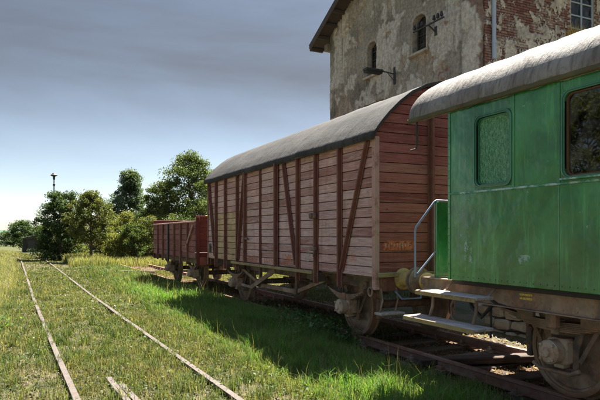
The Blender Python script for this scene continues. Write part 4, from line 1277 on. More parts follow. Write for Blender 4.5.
for x in (S0 + 0.03, (S0 + S1) / 2, S1 - 0.03): wb_.box((x, 0.07, (SZ0 + SZ1) / 2), (0.05, 0.05, SZ1 - SZ0), 0.005)
for z in np.linspace(SZ0 + 0.03, SZ1 - 0.03, 5): wb_.box(((S0 + S1) / 2, 0.074, z), (S1 - S0, 0.036, 0.04), 0.005)
sw2 = wb_.build('window', M['zinc_pipe'], bld)
m = MB(); m.box(((S0 + S1) / 2, 0.10, (SZ0 + SZ1) / 2), (S1 - S0, 0.006, SZ1 - SZ0), 0); m.build('pane', M['glass'], sw2)
m = MB(); m.box(((S0 + S1) / 2, 0.30, (SZ0 + SZ1) / 2), (S1 - S0 + 0.3, 0.02, SZ1 - SZ0 + 0.3), 0); m.build('dark_room', M['dark_inside'], sw2)
m = MB(); m.box(((S0 + S1) / 2, -0.06, SZ0 - 0.04), (S1 - S0 + 0.3, 0.24, 0.08), 0.01); colored_build(m, 'sill', M['plaster'], sw2, (0.4, 0.37, 0.32))
m = MB(); m.tube([(0.27, -0.11, bz(6.56)), (0.27, -0.11, EAVE - 0.3)], 0.06, 16)
for z in (bz(7.0), bz(8.6)): m.lathe([(0.072, -0.03), (0.072, 0.03)], (0.27, -0.11, z), 'z', 16)
m.build('drainpipe', M['zinc_pipe'], bld, True)

lamp = thing('wall_lamp', 'dark iron yard lamp on a bracket fixed to the plaster gable wall', 'lamp', (BP, 16.38 * KB, bz(7.1)))
m = MB(); m.box((-0.03, 0, 0.02), (0.05, 0.09, 0.62), 0.01); m.build('wall_plate', M['black_iron'], lamp)
m = MB(); m.tube([(-0.05, 0, 0.08), (-0.35, 0.02, 0.12), (-0.55, 0.03, 0.12)], 0.022, 8); m.tube([(-0.05, 0, -0.15), (-0.3, 0.02, 0.09)], 0.012, 8); m.build('arm', M['black_iron'], lamp, True)
m = MB(); m.box((-0.88, 0.05, 0.12), (0.72, 0.26, 0.10), 0.035); m.prism([(-0.10, 0.06), (0.20, 0.06), (0.14, 0.01), (-0.04, 0.01)], 'x', -1.2, -0.58); m.build('lamp_head', M['black_iron'], lamp)

ins = thing('insulator_bracket', 'row of dark line insulators on an iron bar beside the arched upper window', 'insulators', (BP, 14.2 * KB, bz(8.1)))
m = MB(); m.bar((-0.32, 0.78, 0), (-0.32, -0.75, 0), 0.05, 0.04, 0.004, (0, 0, 1)); m.build('bar', M['black_iron'], ins)
m = MB(); m.bar((0.02, 0.0, -0.22), (-0.32, 0.0, 0.0), 0.05, 0.03); m.bar((0.02, 0.0, 0.0), (-0.34, 0.0, 0.0), 0.05, 0.03); m.box((-0.02, 0, -0.15), (0.05, 0.12, 0.3), 0.01); m.build('bracket', M['black_iron'], ins)
im = MB(); im.tube([(0, 0, -0.03), (0, 0, 0.10)], 0.012, 8); im.lathe([(0.052, 0.05), (0.055, 0.10), (0.04, 0.13), (0.045, 0.15), (0.03, 0.19), (0, 0.20)], (0, 0, 0), 'z', 14)
ime = im.mesh('insulator', M['black_iron'], True)
for y in (0.72, 0.52, 0.32, -0.28, -0.46, -0.64): inst('insulator', ime, ins, (-0.32, y, 0.02))

# ------------------------------------------------------------------ stone platform edge behind the coach
plat = thing('stone_platform', 'low pale rubble stone platform edge seen beneath the coach', 'platform', (8.3, 3.0, 0))
rr = random.Random(5)
y = -4.0
stone_rows = 4
for r_ in range(stone_rows):
    y = -4.0 + rr.random() * 0.2
    while y < 5.6:
        w = rr.uniform(0.16, 0.5)
        m = MB(); m.box((0, 0, 0), (0.3, w - 0.02, 0.20), 0.05)
        m.v = [(p[0] + rr.uniform(-.025, .025), p[1] + rr.uniform(-.022, .022), p[2] + rr.uniform(-.02, .02)) for p in m.v]
        m.build('stone', M['stone'], plat, loc=(rr.uniform(-.03, .03), y + w / 2, -0.2 + r_ * 0.22), )
        y += w
m = MB(); m.box((1.6, 0.8, 0.18), (3.0, 9.6, 0.9), 0.02); m.build('platform_core', M['mortar'], plat)

# ------------------------------------------------------------------ foliage helpers
def leaf_mesh(name, P, N_, U, size, colr, mat):
    """rhombic leaves at P with in-plane axes"""
    n = len(P)
    Wd = np.cross(N_, U); Wd /= np.linalg.norm(Wd, axis=1)[:, None] + 1e-9
    s_ = size[:, None]
    v = np.empty((n, 4, 3))
    v[:, 0] = P - U * s_ * 0.5
    v[:, 1] = P + Wd * s_ * 0.32 + N_ * s_ * 0.06
    v[:, 2] = P + U * s_ * 0.55
    v[:, 3] = P - Wd * s_ * 0.32 + N_ * s_ * 0.06
    c_ = np.ones((n, 4, 4)); c_[:, :, :3] = colr[:, None, :]
    return np_mesh(name, v.reshape(-1, 3), np.arange(n * 4), np.full(n, 4), mat, c_.reshape(-1, 4))
def unit(a):
    return a / (np.linalg.norm(a, axis=1)[:, None] + 1e-9)
def tree(name, label, cat, loc, H, rx, z_lo, seed, cols, n=7000, leaf=0.15, shape='round', clumps=60, stems=1, lean=0.0, group=None):
    """trunk and limbs, crown of leaf clumps along the limb ends"""
    g = np.random.default_rng(seed)
    t = thing(name, label, cat, loc, group)
    limbs = []
    cl = []
    clumps = int(clumps * 2.0)
    for k in range(clumps):
        f = g.random() ** 0.85
        z = z_lo + (H - z_lo) * f
        if shape == 'round': prof = math.sin(math.pi * min(1, 0.12 + 0.86 * f)) ** 0.6
        elif shape == 'cone': prof = (1 - f) ** 0.75 * 0.95 + 0.10
        elif shape == 'column': prof = 0.55 + 0.45 * math.sin(math.pi * (0.15 + 0.8 * f))
        else: prof = (1 - 0.55 * f)
        a = g.random() * 6.283; r_ = rx * prof * math.sqrt(g.random()) * (0.72 + 0.55 * g.random())
        cl.append((r_ * math.cos(a) + lean * f, r_ * math.sin(a), z, rx * (0.11 + 0.19 * g.random() ** 1.5) * (0.75 if shape == 'cone' else 1)))
    cl = np.array(cl)
    mb = MB()
    top = H * (0.8 if shape != 'bush' else 0.5)
    for s_ in range(stems):
        ox, oy = (0, 0) if stems == 1 else (g.normal(0, rx * 0.25), g.normal(0, rx * 0.25))
        pts = [(ox + lean * f * 0.7 + 0.05 * H * 0.12 * g.normal() * f, oy + 0.05 * H * 0.12 * g.normal() * f, top * f - 0.15) for f in np.linspace(0, 1, 7)]
        r0 = 0.022 * H / math.sqrt(stems) + 0.02
        mb.tube(pts, [r0 * (1.25 if i == 0 else 1) * (1 - 0.85 * i / 6) for i in range(7)], 9)
    mb.build('trunk', M['bark'], t, True)
    n = int(n * 2.1); leaf *= 0.68
    lb = MB()
    for c_ in cl[:: max(1, len(cl) // 60)]:
        z0 = max(z_lo * 0.6, c_[2] - (0.35 + 0.5 * g.random()) * math.hypot(c_[0], c_[1]) - 0.15)
        p0 = Vector((lean * z0 / H, 0, min(z0, top * 0.97))); p1 = Vector(c_[:3])
        mid = (p0 + p1) / 2 + Vector((0, 0, -0.06 * H * g.random() + 0.03))
        lb.tube([p0, mid, p1], [0.011 * H * 0.55, 0.011 * H * 0.38, 0.008], 6)
    lb.build('limb', M['bark'], t, True)
    idx = g.integers(0, len(cl), n)
    d = unit(g.normal(size=(n, 3))) * (g.random(n) ** 0.45)[:, None]
    d[:, 2] *= 0.75
    P = cl[idx, :3] + d * cl[idx, 3:4] * 1.15
    N_ = unit(g.normal(size=(n, 3)) + np.array((0, 0, 0.55)) + d * 0.6)
    U = unit(np.cross(N_, g.normal(size=(n, 3))))
    cmix = g.random(len(cl))[idx] * 0.65 + g.random(n) * 0.35
    a, b = np.array(cols[0]), np.array(cols[1])
    colr = a + (b - a) * cmix[:, None]
    colr *= (0.65 + 0.6 * g.random(n))[:, None]
    me = leaf_mesh('crown', P, N_, U, leaf * (0.6 + 0.7 * g.random(n)), colr, M['leaf'])
    inst('crown', me, t, (0, 0, 0))
    return t
f_, h_, sT, cT = 580.0, CAMZ, math.sin(THETA), math.cos(THETA)
def spot(px, d):
    """ground position along image column px at depth d (used once to lay the place out)"""
    a = (px - 300) / f_
    x, y = d * (a * cT + sT), d * (cT - a * sT)
    return (round(x, 2), round(y, 2), round(ground_z(x, y), 3))
DK = ((0.028, 0.050, 0.019), (0.08, 0.115, 0.043))
MD = ((0.040, 0.064, 0.021), (0.12, 0.145, 0.048))
YL_ = ((0.085, 0.10, 0.024), (0.25, 0.24, 0.06))
BL = ((0.045, 0.07, 0.045), (0.13, 0.165, 0.10))
OL_ = ((0.05, 0.065, 0.018), (0.15, 0.155, 0.045))
tree('conifer_tree', 'dark narrow tree beside the far end of the grassy track, lamp post rising behind it', 'tree', spot(60, 41), 4.75, 1.5, 0.1, 1, DK, 15000, 0.15, 'column', 110)
tree('small_tree', 'round olive green tree with a short bare trunk at the scrub edge', 'tree', spot(91, 38), 4.5, 1.45, 1.3, 2, OL_, 11000, 0.14, 'round', 80)
tree('poplar_tree', 'tall feathery blue green tree standing up out of the scrub', 'tree', spot(130, 48), 7.0, 2.5, 0.5, 3, BL, 18000, 0.17, 'cone', 150)
tree('broadleaf_tree', 'tallest bushy dark green tree rising behind the open wagon', 'tree', spot(187, 44), 7.9, 2.3, 0.8, 4, MD, 18000, 0.17, 'round', 110, lean=0.25)
tree('broadleaf_tree', 'lower spreading tree between the feathery tree and the tallest tree', 'tree', spot(164, 45), 6.0, 1.9, 0.7, 5, MD, 12000, 0.16, 'round', 80)
tree('broadleaf_tree', 'dark tree half hidden behind the felt roof of the goods van', 'tree', spot(214, 47), 6.8, 1.9, 1.0, 15, DK, 8000, 0.17, 'round', 60)
tree('yellow_shrub', 'bright yellow leaved shrub looking over the end boards of the open wagon', 'shrub', spot(203, 30), 2.75, 0.8, 0.3, 6, ((0.24, 0.22, 0.03), (0.48, 0.42, 0.07)), 3000, 0.12, 'bush', 34, 3)
shr = [(76, 43, 2.6, 1.2, YL_, 'yellow green shrub behind the dark narrow tree'),
       (108, 43, 2.9, 1.4, YL_, 'broad yellow green shrub at the foot of the feathery tree'),
       (120, 39, 2.3, 1.2, OL_, 'olive shrub in front of the feathery tree'),
       (134, 37, 2.5, 1.25, MD, 'leafy green shrub left of the far end of the open wagon'),
       (147, 38, 2.9, 1.3, OL_, 'dense shrub touching the far end of the open wagon'),
       (157, 41, 3.2, 1.5, YL_, 'pale shrub filling the gap behind the red wagon boards'),
       (140, 45, 3.6, 1.5, MD, 'tall shrub between feathery tree and open wagon'),
       (112, 50, 3.6, 1.6, DK, 'dark shrub deep in the scrub beside the round olive tree'),
       (178, 40, 3.2, 1.6, MD, 'shrub growing right behind the red board wagon'),
       (68, 50, 3.2, 1.6, DK, 'dark shrub behind the lamp post'),
       (100, 46, 3.3, 1.5, MD, 'green shrub filling the gap right behind the round olive tree'),
       (124, 43, 3.4, 1.5, YL_, 'tall pale shrub hugging the trunk of the feathery tree'),
       (150, 47, 4.3, 1.8, MD, 'big leafy shrub below the lower spreading tree'),
       (170, 43, 4.2, 1.8, OL_, 'big olive shrub below the tallest tree'),
       (50, 44, 2.4, 1.5, DK, 'low dark shrub at the foot of the dark narrow tree'),
       (78, 46, 4.2, 1.6, MD, 'tall shrub joining the dark narrow tree and the round olive tree'),
       (106, 52, 5.0, 2.0, MD, 'tall shrub rising behind the round olive tree and the feathery tree'),
       (117, 37, 1.9, 1.1, YL_, 'low yellow green shrub in front of all the scrub'),
       (200, 42, 4.4, 1.9, MD, 'big shrub between the tallest tree and the goods van')]
for k, (px, d, H, r_, cc, lb) in enumerate(shr):
    tree('shrub', lb, 'shrub', spot(px, d), H, r_, 0.05, 30 + k, cc, 5200, 0.12, 'bush', 46, 4, group='scrub at the end of the yard')
tree('distant_tree', 'rounded dark tree far off where the track bends away', 'tree', spot(23, 92), 4.9, 2.6, 0.6, 8, DK, 7000, 0.26, 'round', 60)
tree('distant_tree', 'low dark tree far off behind the grey shed', 'tree', spot(40, 100), 4.2, 3.0, 0.5, 9, DK, 6000, 0.28, 'round', 60)
tree('distant_tree', 'small far tree at the open horizon beside the hill', 'tree', spot(6, 150), 3.6, 3.4, 0.3, 10, BL, 4000, 0.4, 'round', 40)
# trees on the left side of the yard, seen only mirrored in the coach
tree('yard_tree', 'leafy tree across the yard mirrored in the coach window', 'tree', (-12.0, 16.5, ground_z(-12, 16.5)), 6.5, 2.6, 0.9, 12, OL_, 8000, 0.2, 'round', 60)
tree('yard_tree', 'second leafy tree across the yard, farther from the coach', 'tree', (-14.5, 23.0, ground_z(-14.5, 23)), 6.0, 2.4, 0.8, 13, MD, 7000, 0.2, 'round', 60)

# lamp post and shed
x, y, z = spot(54, 47)
lp = thing('lamp_post', 'tall thin yard lamp post with a mushroom shaped lamp above the trees', 'lamp post', (x, y, z))
m = MB(); m.tube([(0, 0, -0.2), (0, 0, 3.4), (0, 0, 6.35)], [0.075, 0.055, 0.04], 12); m.build('pole', M['black_iron'], lp, True)
m = MB(); m.lathe([(0.07, 6.3), (0.09, 6.38), (0.09, 6.55), (0.25, 6.62), (0.27, 6.67), (0.16, 6.76), (0.10, 6.84), (0, 6.86)], (0, 0, 0), 'z', 20); m.build('lamp_head', M['black_iron'], lp, True)
m = MB(); m.box((0, 0, 5.9), (0.18, 0.18, 0.16), 0.02); m.build('cable_box', M['black_iron'], lp)
x, y, z = spot(35, 84)
sh = thing('shed', 'small grey lineside shed with a low pitched roof beyond the bend', 'shed', (x, y, z))
m = MB(); m.box((0, 0, 1.0), (3.2, 3.0, 2.1), 0.02); m.build('wall', M['felt'], sh)
m = MB(); m.prism([(-1.85, 1.98), (1.85, 1.98), (1.85, 2.06), (0, 2.5), (-1.85, 2.06)], 'y', -1.75, 1.75); m.build('roof', M['felt'], sh)
m = MB(); m.box((-0.5, -1.51, 0.9), (0.9, 0.04, 1.8), 0.01); m.build('door', M['black_iron'], sh)
m = MB(); m.box((0.9, -1.51, 1.25), (0.7, 0.04, 0.6), 0.01); m.build('window', M['black_iron'], sh)

# old timbers dumped beside the track, near the open wagon
lbs = ['longest silvered timber baulk dumped in the grass beside the open wagon', 'short silvered timber baulk lying across the dumped pile', 'silvered timber baulk at the outer edge of the dumped pile']
for k, (x, y, L, a) in enumerate(((4.5, 27.2, 2.2, 66), (4.75, 26.6, 1.5, 84), (4.2, 28.0, 1.9, 58))):
    m = MB(); m.box((0, 0, 0), (0.24, L, 0.12), 0.02)
    o = m.build('timber_baulk', M['old_timber'], None, loc=(x, y, ground_z(x, y) + 0.03 + (0.08 if k == 1 else 0)), label=lbs[k], category='timber', group='dumped timbers')
    o.rotation_euler = (R(2), R(3), R(a))
m = MB()
x, y = 6.55, 6.9
o = MB().box((0, 0, 0), (0.24, 2.0, 0.10), 0.015).build('loose_plank', M['sleeper_y'], None, loc=(6.0, 6.35, -0.085), label='loose dark plank lying across the soil between the rails below the buffers', category='plank')
o.rotation_euler = (0, R(1), R(74))

# ------------------------------------------------------------------ grass
FX0, FY0, FS = -16.0, 2.0, 0.12
FNX, FNY = int(36 / FS), int(66 / FS)
def field(fn):
    return np.array([[fn(FX0 + i * FS, FY0 + j * FS) for i in range(FNX)] for j in range(FNY)])
def samp(F, x, y):
    u = np.clip((x - FX0) / FS, 0, FNX - 1.001); v = np.clip((y - FY0) / FS, 0, FNY - 1.001)
    i = u.astype(int); j = v.astype(int); a = u - i; b = v - j
    if F.ndim == 3: a = a[:, None]; b = b[:, None]
    return F[j, i] * (1 - a) * (1 - b) + F[j, i + 1] * a * (1 - b) + F[j + 1, i] * (1 - a) * b + F[j + 1, i + 1] * a * b
def blades(n_try, region, dens, height, width, tint, seed, bend=0.5, dryf=0.10, tuft=0.0):
    """scatter curved blades; dens, height and tint are fields over the ground"""
    g = np.random.default_rng(seed)
    if tuft:
        m_ = n_try // 9
        pts = np.repeat(region(g, m_), 9, axis=0)
        dd = np.hypot(pts[:, 0], pts[:, 1])
        pts = pts + g.normal(size=pts.shape) * (tuft * np.maximum(1, dd / 9.0))[:, None]
    else:
        pts = region(g, n_try)
    # rails stay clear
    lc = np.interp(pts[:, 1], [a for a, b in LT], [b for a, b in LT])
    clear = (np.abs(np.abs(pts[:, 0] - lc) - 0.752) > 0.030) & (np.abs(np.abs(pts[:, 0] - TC) - 0.752) > 0.05)
    over = samp(RO, pts[:, 0], pts[:, 1])
    clear = clear | ((over > 0.12) & (pts[:, 0] < 3.5)) 
    keep = clear & (g.random(len(pts)) < samp(dens, pts[:, 0], pts[:, 1]))
    pts = pts[keep]; n = len(pts)
    K = np.concatenate([pts, samp(GZ, pts[:, 0], pts[:, 1])[:, None]], 1)
    dist = np.hypot(K[:, 0], K[:, 1])
    Hh = samp(height, pts[:, 0], pts[:, 1]) * (0.45 + 0.9 * g.random(n))
    Wd = width * np.maximum(1.0, dist / 9.0) * (0.7 + 0.6 * g.random(n))
    az = g.random(n) * 6.2832
    side = np.stack([np.cos(az), np.sin(az), np.zeros(n)], 1)
    fa = g.random(n) * 6.2832
    fwd = np.stack([np.cos(fa), np.sin(fa), np.zeros(n)], 1)
    bd = (bend * (0.25 + 0.9 * g.random(n)))[:, None]
    up = np.array((0, 0, 1.0))
    v = np.empty((n, 5, 3))
    v[:, 0] = K - side * Wd[:, None] * 0.5; v[:, 1] = K + side * Wd[:, None] * 0.5
    mid = K + up * (Hh * 0.6)[:, None] + fwd * (Hh * 0.22)[:, None] * bd
    v[:, 2] = mid + side * Wd[:, None] * 0.42; v[:, 3] = mid - side * Wd[:, None] * 0.42
    v[:, 4] = K + up * (Hh * (1 - 0.25 * bd[:, 0]))[:, None] + fwd * (Hh * 0.85)[:, None] * bd
    v[:, :2, 2] -= 0.02
    base = np.arange(n)[:, None] * 5
    faces = np.concatenate([base + np.array([0, 1, 2, 3]), base + np.array([3, 2, 4])], 1).ravel()
    lt_ = np.tile([4, 3], n)
    c_ = samp(tint, pts[:, 0], pts[:, 1]) * (0.72 + 0.56 * g.random(n))[:, None]
    hue = g.normal(0, 0.10, n)
    c_[:, 0] *= 1 + hue; c_[:, 2] *= 1 - hue
    dry = g.random(n) < dryf
    c_[dry] = np.array((0.25, 0.21, 0.12)) * (0.7 + 0.5 * g.random(dry.sum()))[:, None]
    cc = np.ones((n, 5, 4)); cc[:, :, :3] = c_[:, None, :]
    return v.reshape(-1, 3), faces, lt_, cc.reshape(-1, 4)
def bare(x, y):
    """0 where the soil lies bare, 1 in full sward"""
    n = fbm(x * 0.55, y * 0.4, 31.0) + 0.5 * fbm(x * 1.9, y * 1.6, 5.0)
    k = 0.46 + 1.5 * n
    lx = abs(x - left_centre(y))
    if 2.5 < x < 4.9: k += 0.75
    if lx < 2.2: k -= 0.06
    if x < 0.4 and y < 16: k -= 0.18
    k -= 0.7 * math.exp(-((x - 0.0) / 0.55) ** 2 - ((y - 8.2) / 1.6) ** 2) + 0.6 * math.exp(-((x - 1.3) / 0.4) ** 2 - ((y - 11.5) / 1.8) ** 2) + 0.8 * math.exp(-((x + 0.45) / 0.35) ** 2 - ((y - 12.2) / 1.2) ** 2)
    d = abs(x - 6.05)
    if d < 1.55:
        k -= 1.15 if y < 8.4 else (0.35 if x > 5.3 else -0.2)
        if x > 4.55 and y < 7.2: k -= 0.4
    return max(0.05 if d > 1.4 else 0.0, min(1.0, k))
def g_height(x, y):
    h = 0.080 + 0.06 * fbm(x * 0.8, y * 0.8, 41.0)
    if 2.5 < x < 5.2: h += 0.11 * min(1, (x - 2.5) / 0.8)
    ve = -0.1 - 0.012 * y
    if x < 0.25: h += min(0.25, (0.25 - x) * 0.16) * min(1, max(0, (y - 9) / 7))
    if y > 33 and x > 2.5: h += 0.18
    if abs(x - 6) < 1.3: h *= 0.8
    if 4.3 < x < 5.2 and y > 8.6: h += 0.05
    return max(0.03, h)
def g_tint(x, y):
    n = fbm(x * 0.45, y * 0.35, 51.0); m_ = fbm(x * 1.7, y * 1.7, 61.0)
    a = np.array((0.076, 0.088, 0.034)); b = np.array((0.138, 0.120, 0.062)); lush_lifted = np.array((0.160, 0.255, 0.062))  # lush growth by the train, its colour brightened to lift the wagons' shade
    k = max(0, min(1, 0.5 + 0.9 * n + 0.3 * m_))
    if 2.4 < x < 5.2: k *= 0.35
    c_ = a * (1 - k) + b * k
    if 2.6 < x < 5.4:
        q = min(1, (x - 2.6) / 0.7) * max(0.15, min(1, (24 - y) / 8)); c_ = c_ * (1 - 0.85 * q) + lush_lifted * 0.85 * q
    if x < 0.2 and y > 10:
        q = min(1, (0.2 - x) / 0.8) * 0.8 * min(1, (y - 10) / 6); c_ = c_ * (1 - q) + np.array((0.22, 0.20, 0.115)) * q
    return c_
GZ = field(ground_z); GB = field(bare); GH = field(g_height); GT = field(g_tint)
RO = field(lambda x, y: 0.65 * fbm(x * 0.35, y * 0.55, 151.0) + 0.45 * fbm(x * 1.2, y * 2.2, 152.0) + (0.5 if x < 1.0 and 11.2 < y < 13.2 else 0) - (0.2 if x > 1.2 else 0))
def region_near(g, n):
    y = 3.2 + (13 - 3.2) * g.random(n) ** 0.8
    x = -2.0 - 0.06 * y + g.random(n) * (8.6 + 0.05 * y)
    return np.stack([x, y], 1)
def region_mid(g, n):
    y = 12.5 + 17 * g.random(n) ** 0.9; x = -3.5 + g.random(n) * 14.5
    return np.stack([x, y], 1)
def region_far(g, n):
    y = 29 + 36 * g.random(n); x = -6 + g.random(n) * 21
    return np.stack([x, y], 1)
def make_grass(nm, label, *sets):
    vs, fs, ls, cs = [], [], [], []; o = 0
    for (v, f, l_, c_) in sets:
        vs.append(v); fs.append(f + o); ls.append(l_); cs.append(c_); o += len(v)
    me = np_mesh(nm, np.concatenate(vs), np.concatenate(fs), np.concatenate(ls), M['grass'], np.concatenate(cs))
    return inst(nm, me, None, (0, 0, 0), kind='stuff', label=label, category='grass')
GSH = GH * 0.45
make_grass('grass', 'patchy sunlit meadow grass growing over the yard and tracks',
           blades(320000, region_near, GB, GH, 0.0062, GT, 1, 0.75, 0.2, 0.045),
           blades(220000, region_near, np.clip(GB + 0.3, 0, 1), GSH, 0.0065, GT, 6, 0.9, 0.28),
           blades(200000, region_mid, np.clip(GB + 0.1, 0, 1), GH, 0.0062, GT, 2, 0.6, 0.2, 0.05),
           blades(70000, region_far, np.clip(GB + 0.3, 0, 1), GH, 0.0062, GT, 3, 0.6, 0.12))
def region_tuss(x0, x1, y0, y1, per, sd_):
    def f(g, n):
        c_ = np.stack([x0 + (x1 - x0) * g.random(n // per), y0 + (y1 - y0) * g.random(n // per) ** 1.2], 1)
        k = np.repeat(c_, per, axis=0)
        return k + g.normal(size=k.shape) * sd_ * (0.5 + g.random((len(k), 1)))
    return f
GTK = GT * np.array((0.72, 0.92, 0.75))
make_grass('tussock_grass', 'darker grass tussocks and dry seed stalks standing up in the yard',
           blades(42000, region_tuss(-1.2, 4.4, 4.4, 17, 70, 0.055), GB * 0 + 0.85, GH * 1.45 + 0.02, 0.0062, GTK, 8, 0.9, 0.1),
           blades(24000, region_tuss(-1.5, 4.6, 15, 32, 60, 0.10), GB * 0 + 0.85, GH * 1.4 + 0.02, 0.0062, GTK, 9, 0.9, 0.1),
           blades(3200, lambda g, n: np.stack([-1.2 + 6.2 * g.random(n), 4.4 + 16 * g.random(n) ** 1.1], 1), GB, GH * 2.1 + 0.06, 0.0030, GT * 0 + np.array((0.21, 0.18, 0.10)), 10, 0.35, 0.6))
def region_verge(g, n):
    y = 12 + 48 * g.random(n) ** 1.1; x = left_x(y) - g.random(n) ** 1.4 * (1.6 + 0.07 * y)
    return np.stack([x, y], 1)
def left_x(y): return np.interp(y, [a for a, b in LT], [b for a, b in LT]) - 1.15 - np.maximum(0, (22 - y) * 0.05)
DT = np.clip(0.5 + 0.5 * field(lambda x, y: fbm(x * 0.7, y * 0.5, 71.0)), 0, 1)[:, :, None]
DT = np.array((0.25, 0.22, 0.13)) * DT + np.array((0.14, 0.15, 0.065)) * (1 - DT)
make_grass('tall_grass', 'tall dry straw coloured grass on the rising verge beside the track',
           blades(60000, region_verge, np.clip(GB + 0.35, 0, 1), GH * 0 + 0.38, 0.0048, DT, 4, 0.6))
def region_scrub(g, n):
    y = 34 + 13 * g.random(n); x = 2.6 + 10 * g.random(n)
    return np.stack([x, y], 1)
make_grass('scrub_grass', 'long pale grass along the foot of the scrub trees',
           blades(24000, region_scrub, GB * 0 + 0.8, GH * 0 + 0.5, 0.0060, GT * 0 + np.array((0.20, 0.19, 0.085)), 5, 0.6))
# broad leaved weeds: clover, dandelion and nettle patches
def weeds(nm, label, n, region, dens, hgt, size, cols, seed):
    g = np.random.default_rng(seed)
    pts = [(x, y) for x, y in region(g, n) if g.random() < dens(x, y)]
    k = len(pts); XY = np.array(pts)
    zz = np.array([ground_z(x, y) for x, y in pts]) + hgt * (0.15 + 0.85 * g.random(k))
    P = np.concatenate([XY, zz[:, None]], 1)
    N_ = unit(g.normal(size=(k, 3)) * 0.55 + np.array((0, 0, 1.0)))
    U = unit(np.cross(N_, g.normal(size=(k, 3))))
    a, b = np.array(cols[0]), np.array(cols[1])
    mixv = np.clip(0.5 + 0.7 * np.array([fbm(x * 1.3, y * 1.3, 91.0) for x, y in pts]) + 0.25 * g.normal(size=k), 0, 1)
    me = leaf_mesh(nm, P, N_, U, size * (0.6 + 0.8 * g.random(k)), a + (b - a) * mixv[:, None], M['grass'])
    return inst(nm, me, None, (0, 0, 0), kind='stuff', label=label, category='weeds')
weeds('weeds', 'low clover and dandelion leaves among the trackside grass', 26000,
      lambda g, n: np.stack([-1.5 + 6.6 * g.random(n), 4.0 + 14 * g.random(n) ** 1.3], 1),
      lambda x, y: max(0, min(1, 0.30 + 0.9 * fbm(x * 0.8, y * 0.8, 101.0) + (0.45 if x > 2.4 and y < 7 else 0))), 0.10, 0.036,
      ((0.05, 0.095, 0.026), (0.11, 0.14, 0.04)), 21)
weeds('ground_cover', 'matted low moss, clover and withered leaves covering the yard between the rails', 95000,
      lambda g, n: np.stack([-1.6 + 6.0 * g.random(n), 4.2 + 11 * g.random(n) ** 1.2], 1),
      lambda x, y: max(0, min(1, 0.55 + 1.0 * fbm(x * 0.9, y * 0.7, 141.0))), 0.045, 0.032,
      ((0.040, 0.052, 0.020), (0.105, 0.094, 0.046)), 24)
weeds('ground_cover', 'matted low weeds covering the yard farther along the grassy track', 60000,
      lambda g, n: np.stack([-2.0 + 7.0 * g.random(n), 14.0 + 20 * g.random(n) ** 1.1], 1),
      lambda x, y: max(0, min(1, 0.55 + 1.0 * fbm(x * 0.9, y * 0.7, 141.0))), 0.06, 0.060,
      ((0.045, 0.058, 0.021), (0.11, 0.10, 0.046)), 25)
def clump(cx, cy, r_):
    return lambda g, n: np.stack([cx + r_ * g.normal(size=n) * 0.45, cy + r_ * g.normal(size=n) * 0.45], 1)
o = weeds('nettle_clump', 'dark nettle clump at the left edge of the grassy track', 900, clump(-0.75, 11.9, 0.5), lambda x, y: 1, 0.35, 0.07, ((0.05, 0.10, 0.03), (0.10, 0.18, 0.05)), 22)
o = weeds('nettle_clump', 'dark nettle clump growing around the near wheel of the goods van', 1500, lambda g, n: np.stack([4.75 + 0.30 * g.normal(size=n), 9.4 + 0.7 * g.normal(size=n)], 1), lambda x, y: 1, 0.38, 0.06, ((0.05, 0.11, 0.035), (0.12, 0.2, 0.07)), 23)
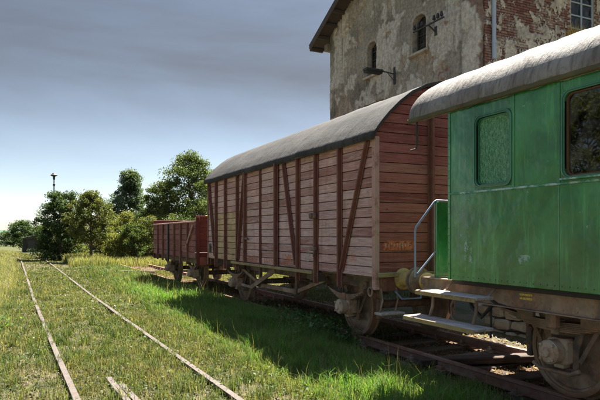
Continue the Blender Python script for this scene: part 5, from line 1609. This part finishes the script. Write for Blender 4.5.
# dead leaves and stones on the bare strip
g = np.random.default_rng(77); n = 5200
XY = np.stack([4.6 + 3.4 * g.random(n), 3.2 + 12 * g.random(n) ** 1.2], 1)
P = np.concatenate([XY, np.array([ground_z(x, y) for x, y in XY])[:, None] + 0.012 + 0.02 * g.random((n, 1))], 1)
N_ = unit(g.normal(size=(n, 3)) * 0.4 + np.array((0, 0, 1.0))); U = unit(np.cross(N_, g.normal(size=(n, 3))))
cc = np.array((0.10, 0.06, 0.035)) + (np.array((0.34, 0.22, 0.13)) - np.array((0.10, 0.06, 0.035))) * g.random((n, 1))
inst('leaf_litter', leaf_mesh('leaf_litter', P, N_, U, 0.035 + 0.04 * g.random(n), cc, M['grass']), None, (0, 0, 0), kind='stuff', label='brown dead leaves and debris lying on the soil between the rails', category='leaf litter')
sv = MB(); g2 = random.Random(9)
for k in range(1500):
    x = 4.7 + 3.0 * g2.random(); y = 3.0 + 9 * g2.random()
    s_ = g2.uniform(0.012, 0.035); z = ground_z(x, y) + s_ * 0.3
    vs = [(x + s_ * g2.uniform(.6, 1.2), y, z), (x - s_ * g2.uniform(.6, 1.2), y, z), (x, y + s_ * g2.uniform(.6, 1.2), z), (x, y - s_ * g2.uniform(.6, 1.2), z), (x, y, z + s_ * 0.7), (x, y, z - s_)]
    sv.add(vs, [(0, 2, 4), (2, 1, 4), (1, 3, 4), (3, 0, 4), (2, 0, 5), (1, 2, 5), (3, 1, 5), (0, 3, 5)])
for k in range(1400):
    y = 4.5 + 14 * g2.random() ** 1.4; x = -0.6 + 3.2 * g2.random()
    if fbm(x * 0.9, y * 0.7, 131.0) < 0.05: continue
    s_ = g2.uniform(0.010, 0.035); z = ground_z(x, y) + s_ * 0.2
    vs = [(x + s_ * g2.uniform(.6, 1.2), y, z), (x - s_ * g2.uniform(.6, 1.2), y, z), (x, y + s_ * g2.uniform(.6, 1.2), z), (x, y - s_ * g2.uniform(.6, 1.2), z), (x, y, z + s_ * 0.7), (x, y, z - s_)]
    sv.add(vs, [(0, 2, 4), (2, 1, 4), (1, 3, 4), (3, 0, 4), (2, 0, 5), (1, 2, 5), (3, 1, 5), (0, 3, 5)])
sv.build('gravel', M['ballast'], None, kind='stuff', label='scattered ballast stones on the bare soil along both tracks', category='gravel')
# dry weeds on the sill of the brick wall's window
dw = MB(); g2 = random.Random(3); vs = []
g = np.random.default_rng(5); n = 260
wx = BP + S0 - 0.25 + 1.5 * g.random(n); wy = YR - 0.10 + 0.04 * g.normal(size=n)
Hh = 0.15 + 0.5 * g.random(n); an = g.normal(0, 0.5, n)
v = np.empty((n, 3, 3))
b0 = np.stack([wx, wy, np.full(n, SZ0 + 0.0)], 1)
tip = b0 + np.stack([np.sin(an) * Hh, -0.15 * g.random(n), np.cos(an) * Hh], 1)
v[:, 0] = b0 - np.array((0.012, 0, 0)); v[:, 1] = b0 + np.array((0.012, 0, 0)); v[:, 2] = tip
c_ = np.ones((n, 3, 4)); c_[:, :, :3] = (np.array((0.50, 0.36, 0.10)) * (0.6 + 0.7 * g.random((n, 1))))[:, None, :]
inst('dry_weeds', np_mesh('dry_weeds', v.reshape(-1, 3), np.arange(n * 3), np.full(n, 3), M['grass'], c_.reshape(-1, 4)), None, (0, 0, 0), kind='stuff', label='yellow dry weeds sprouting from the window sill in the brick wall', category='weeds')
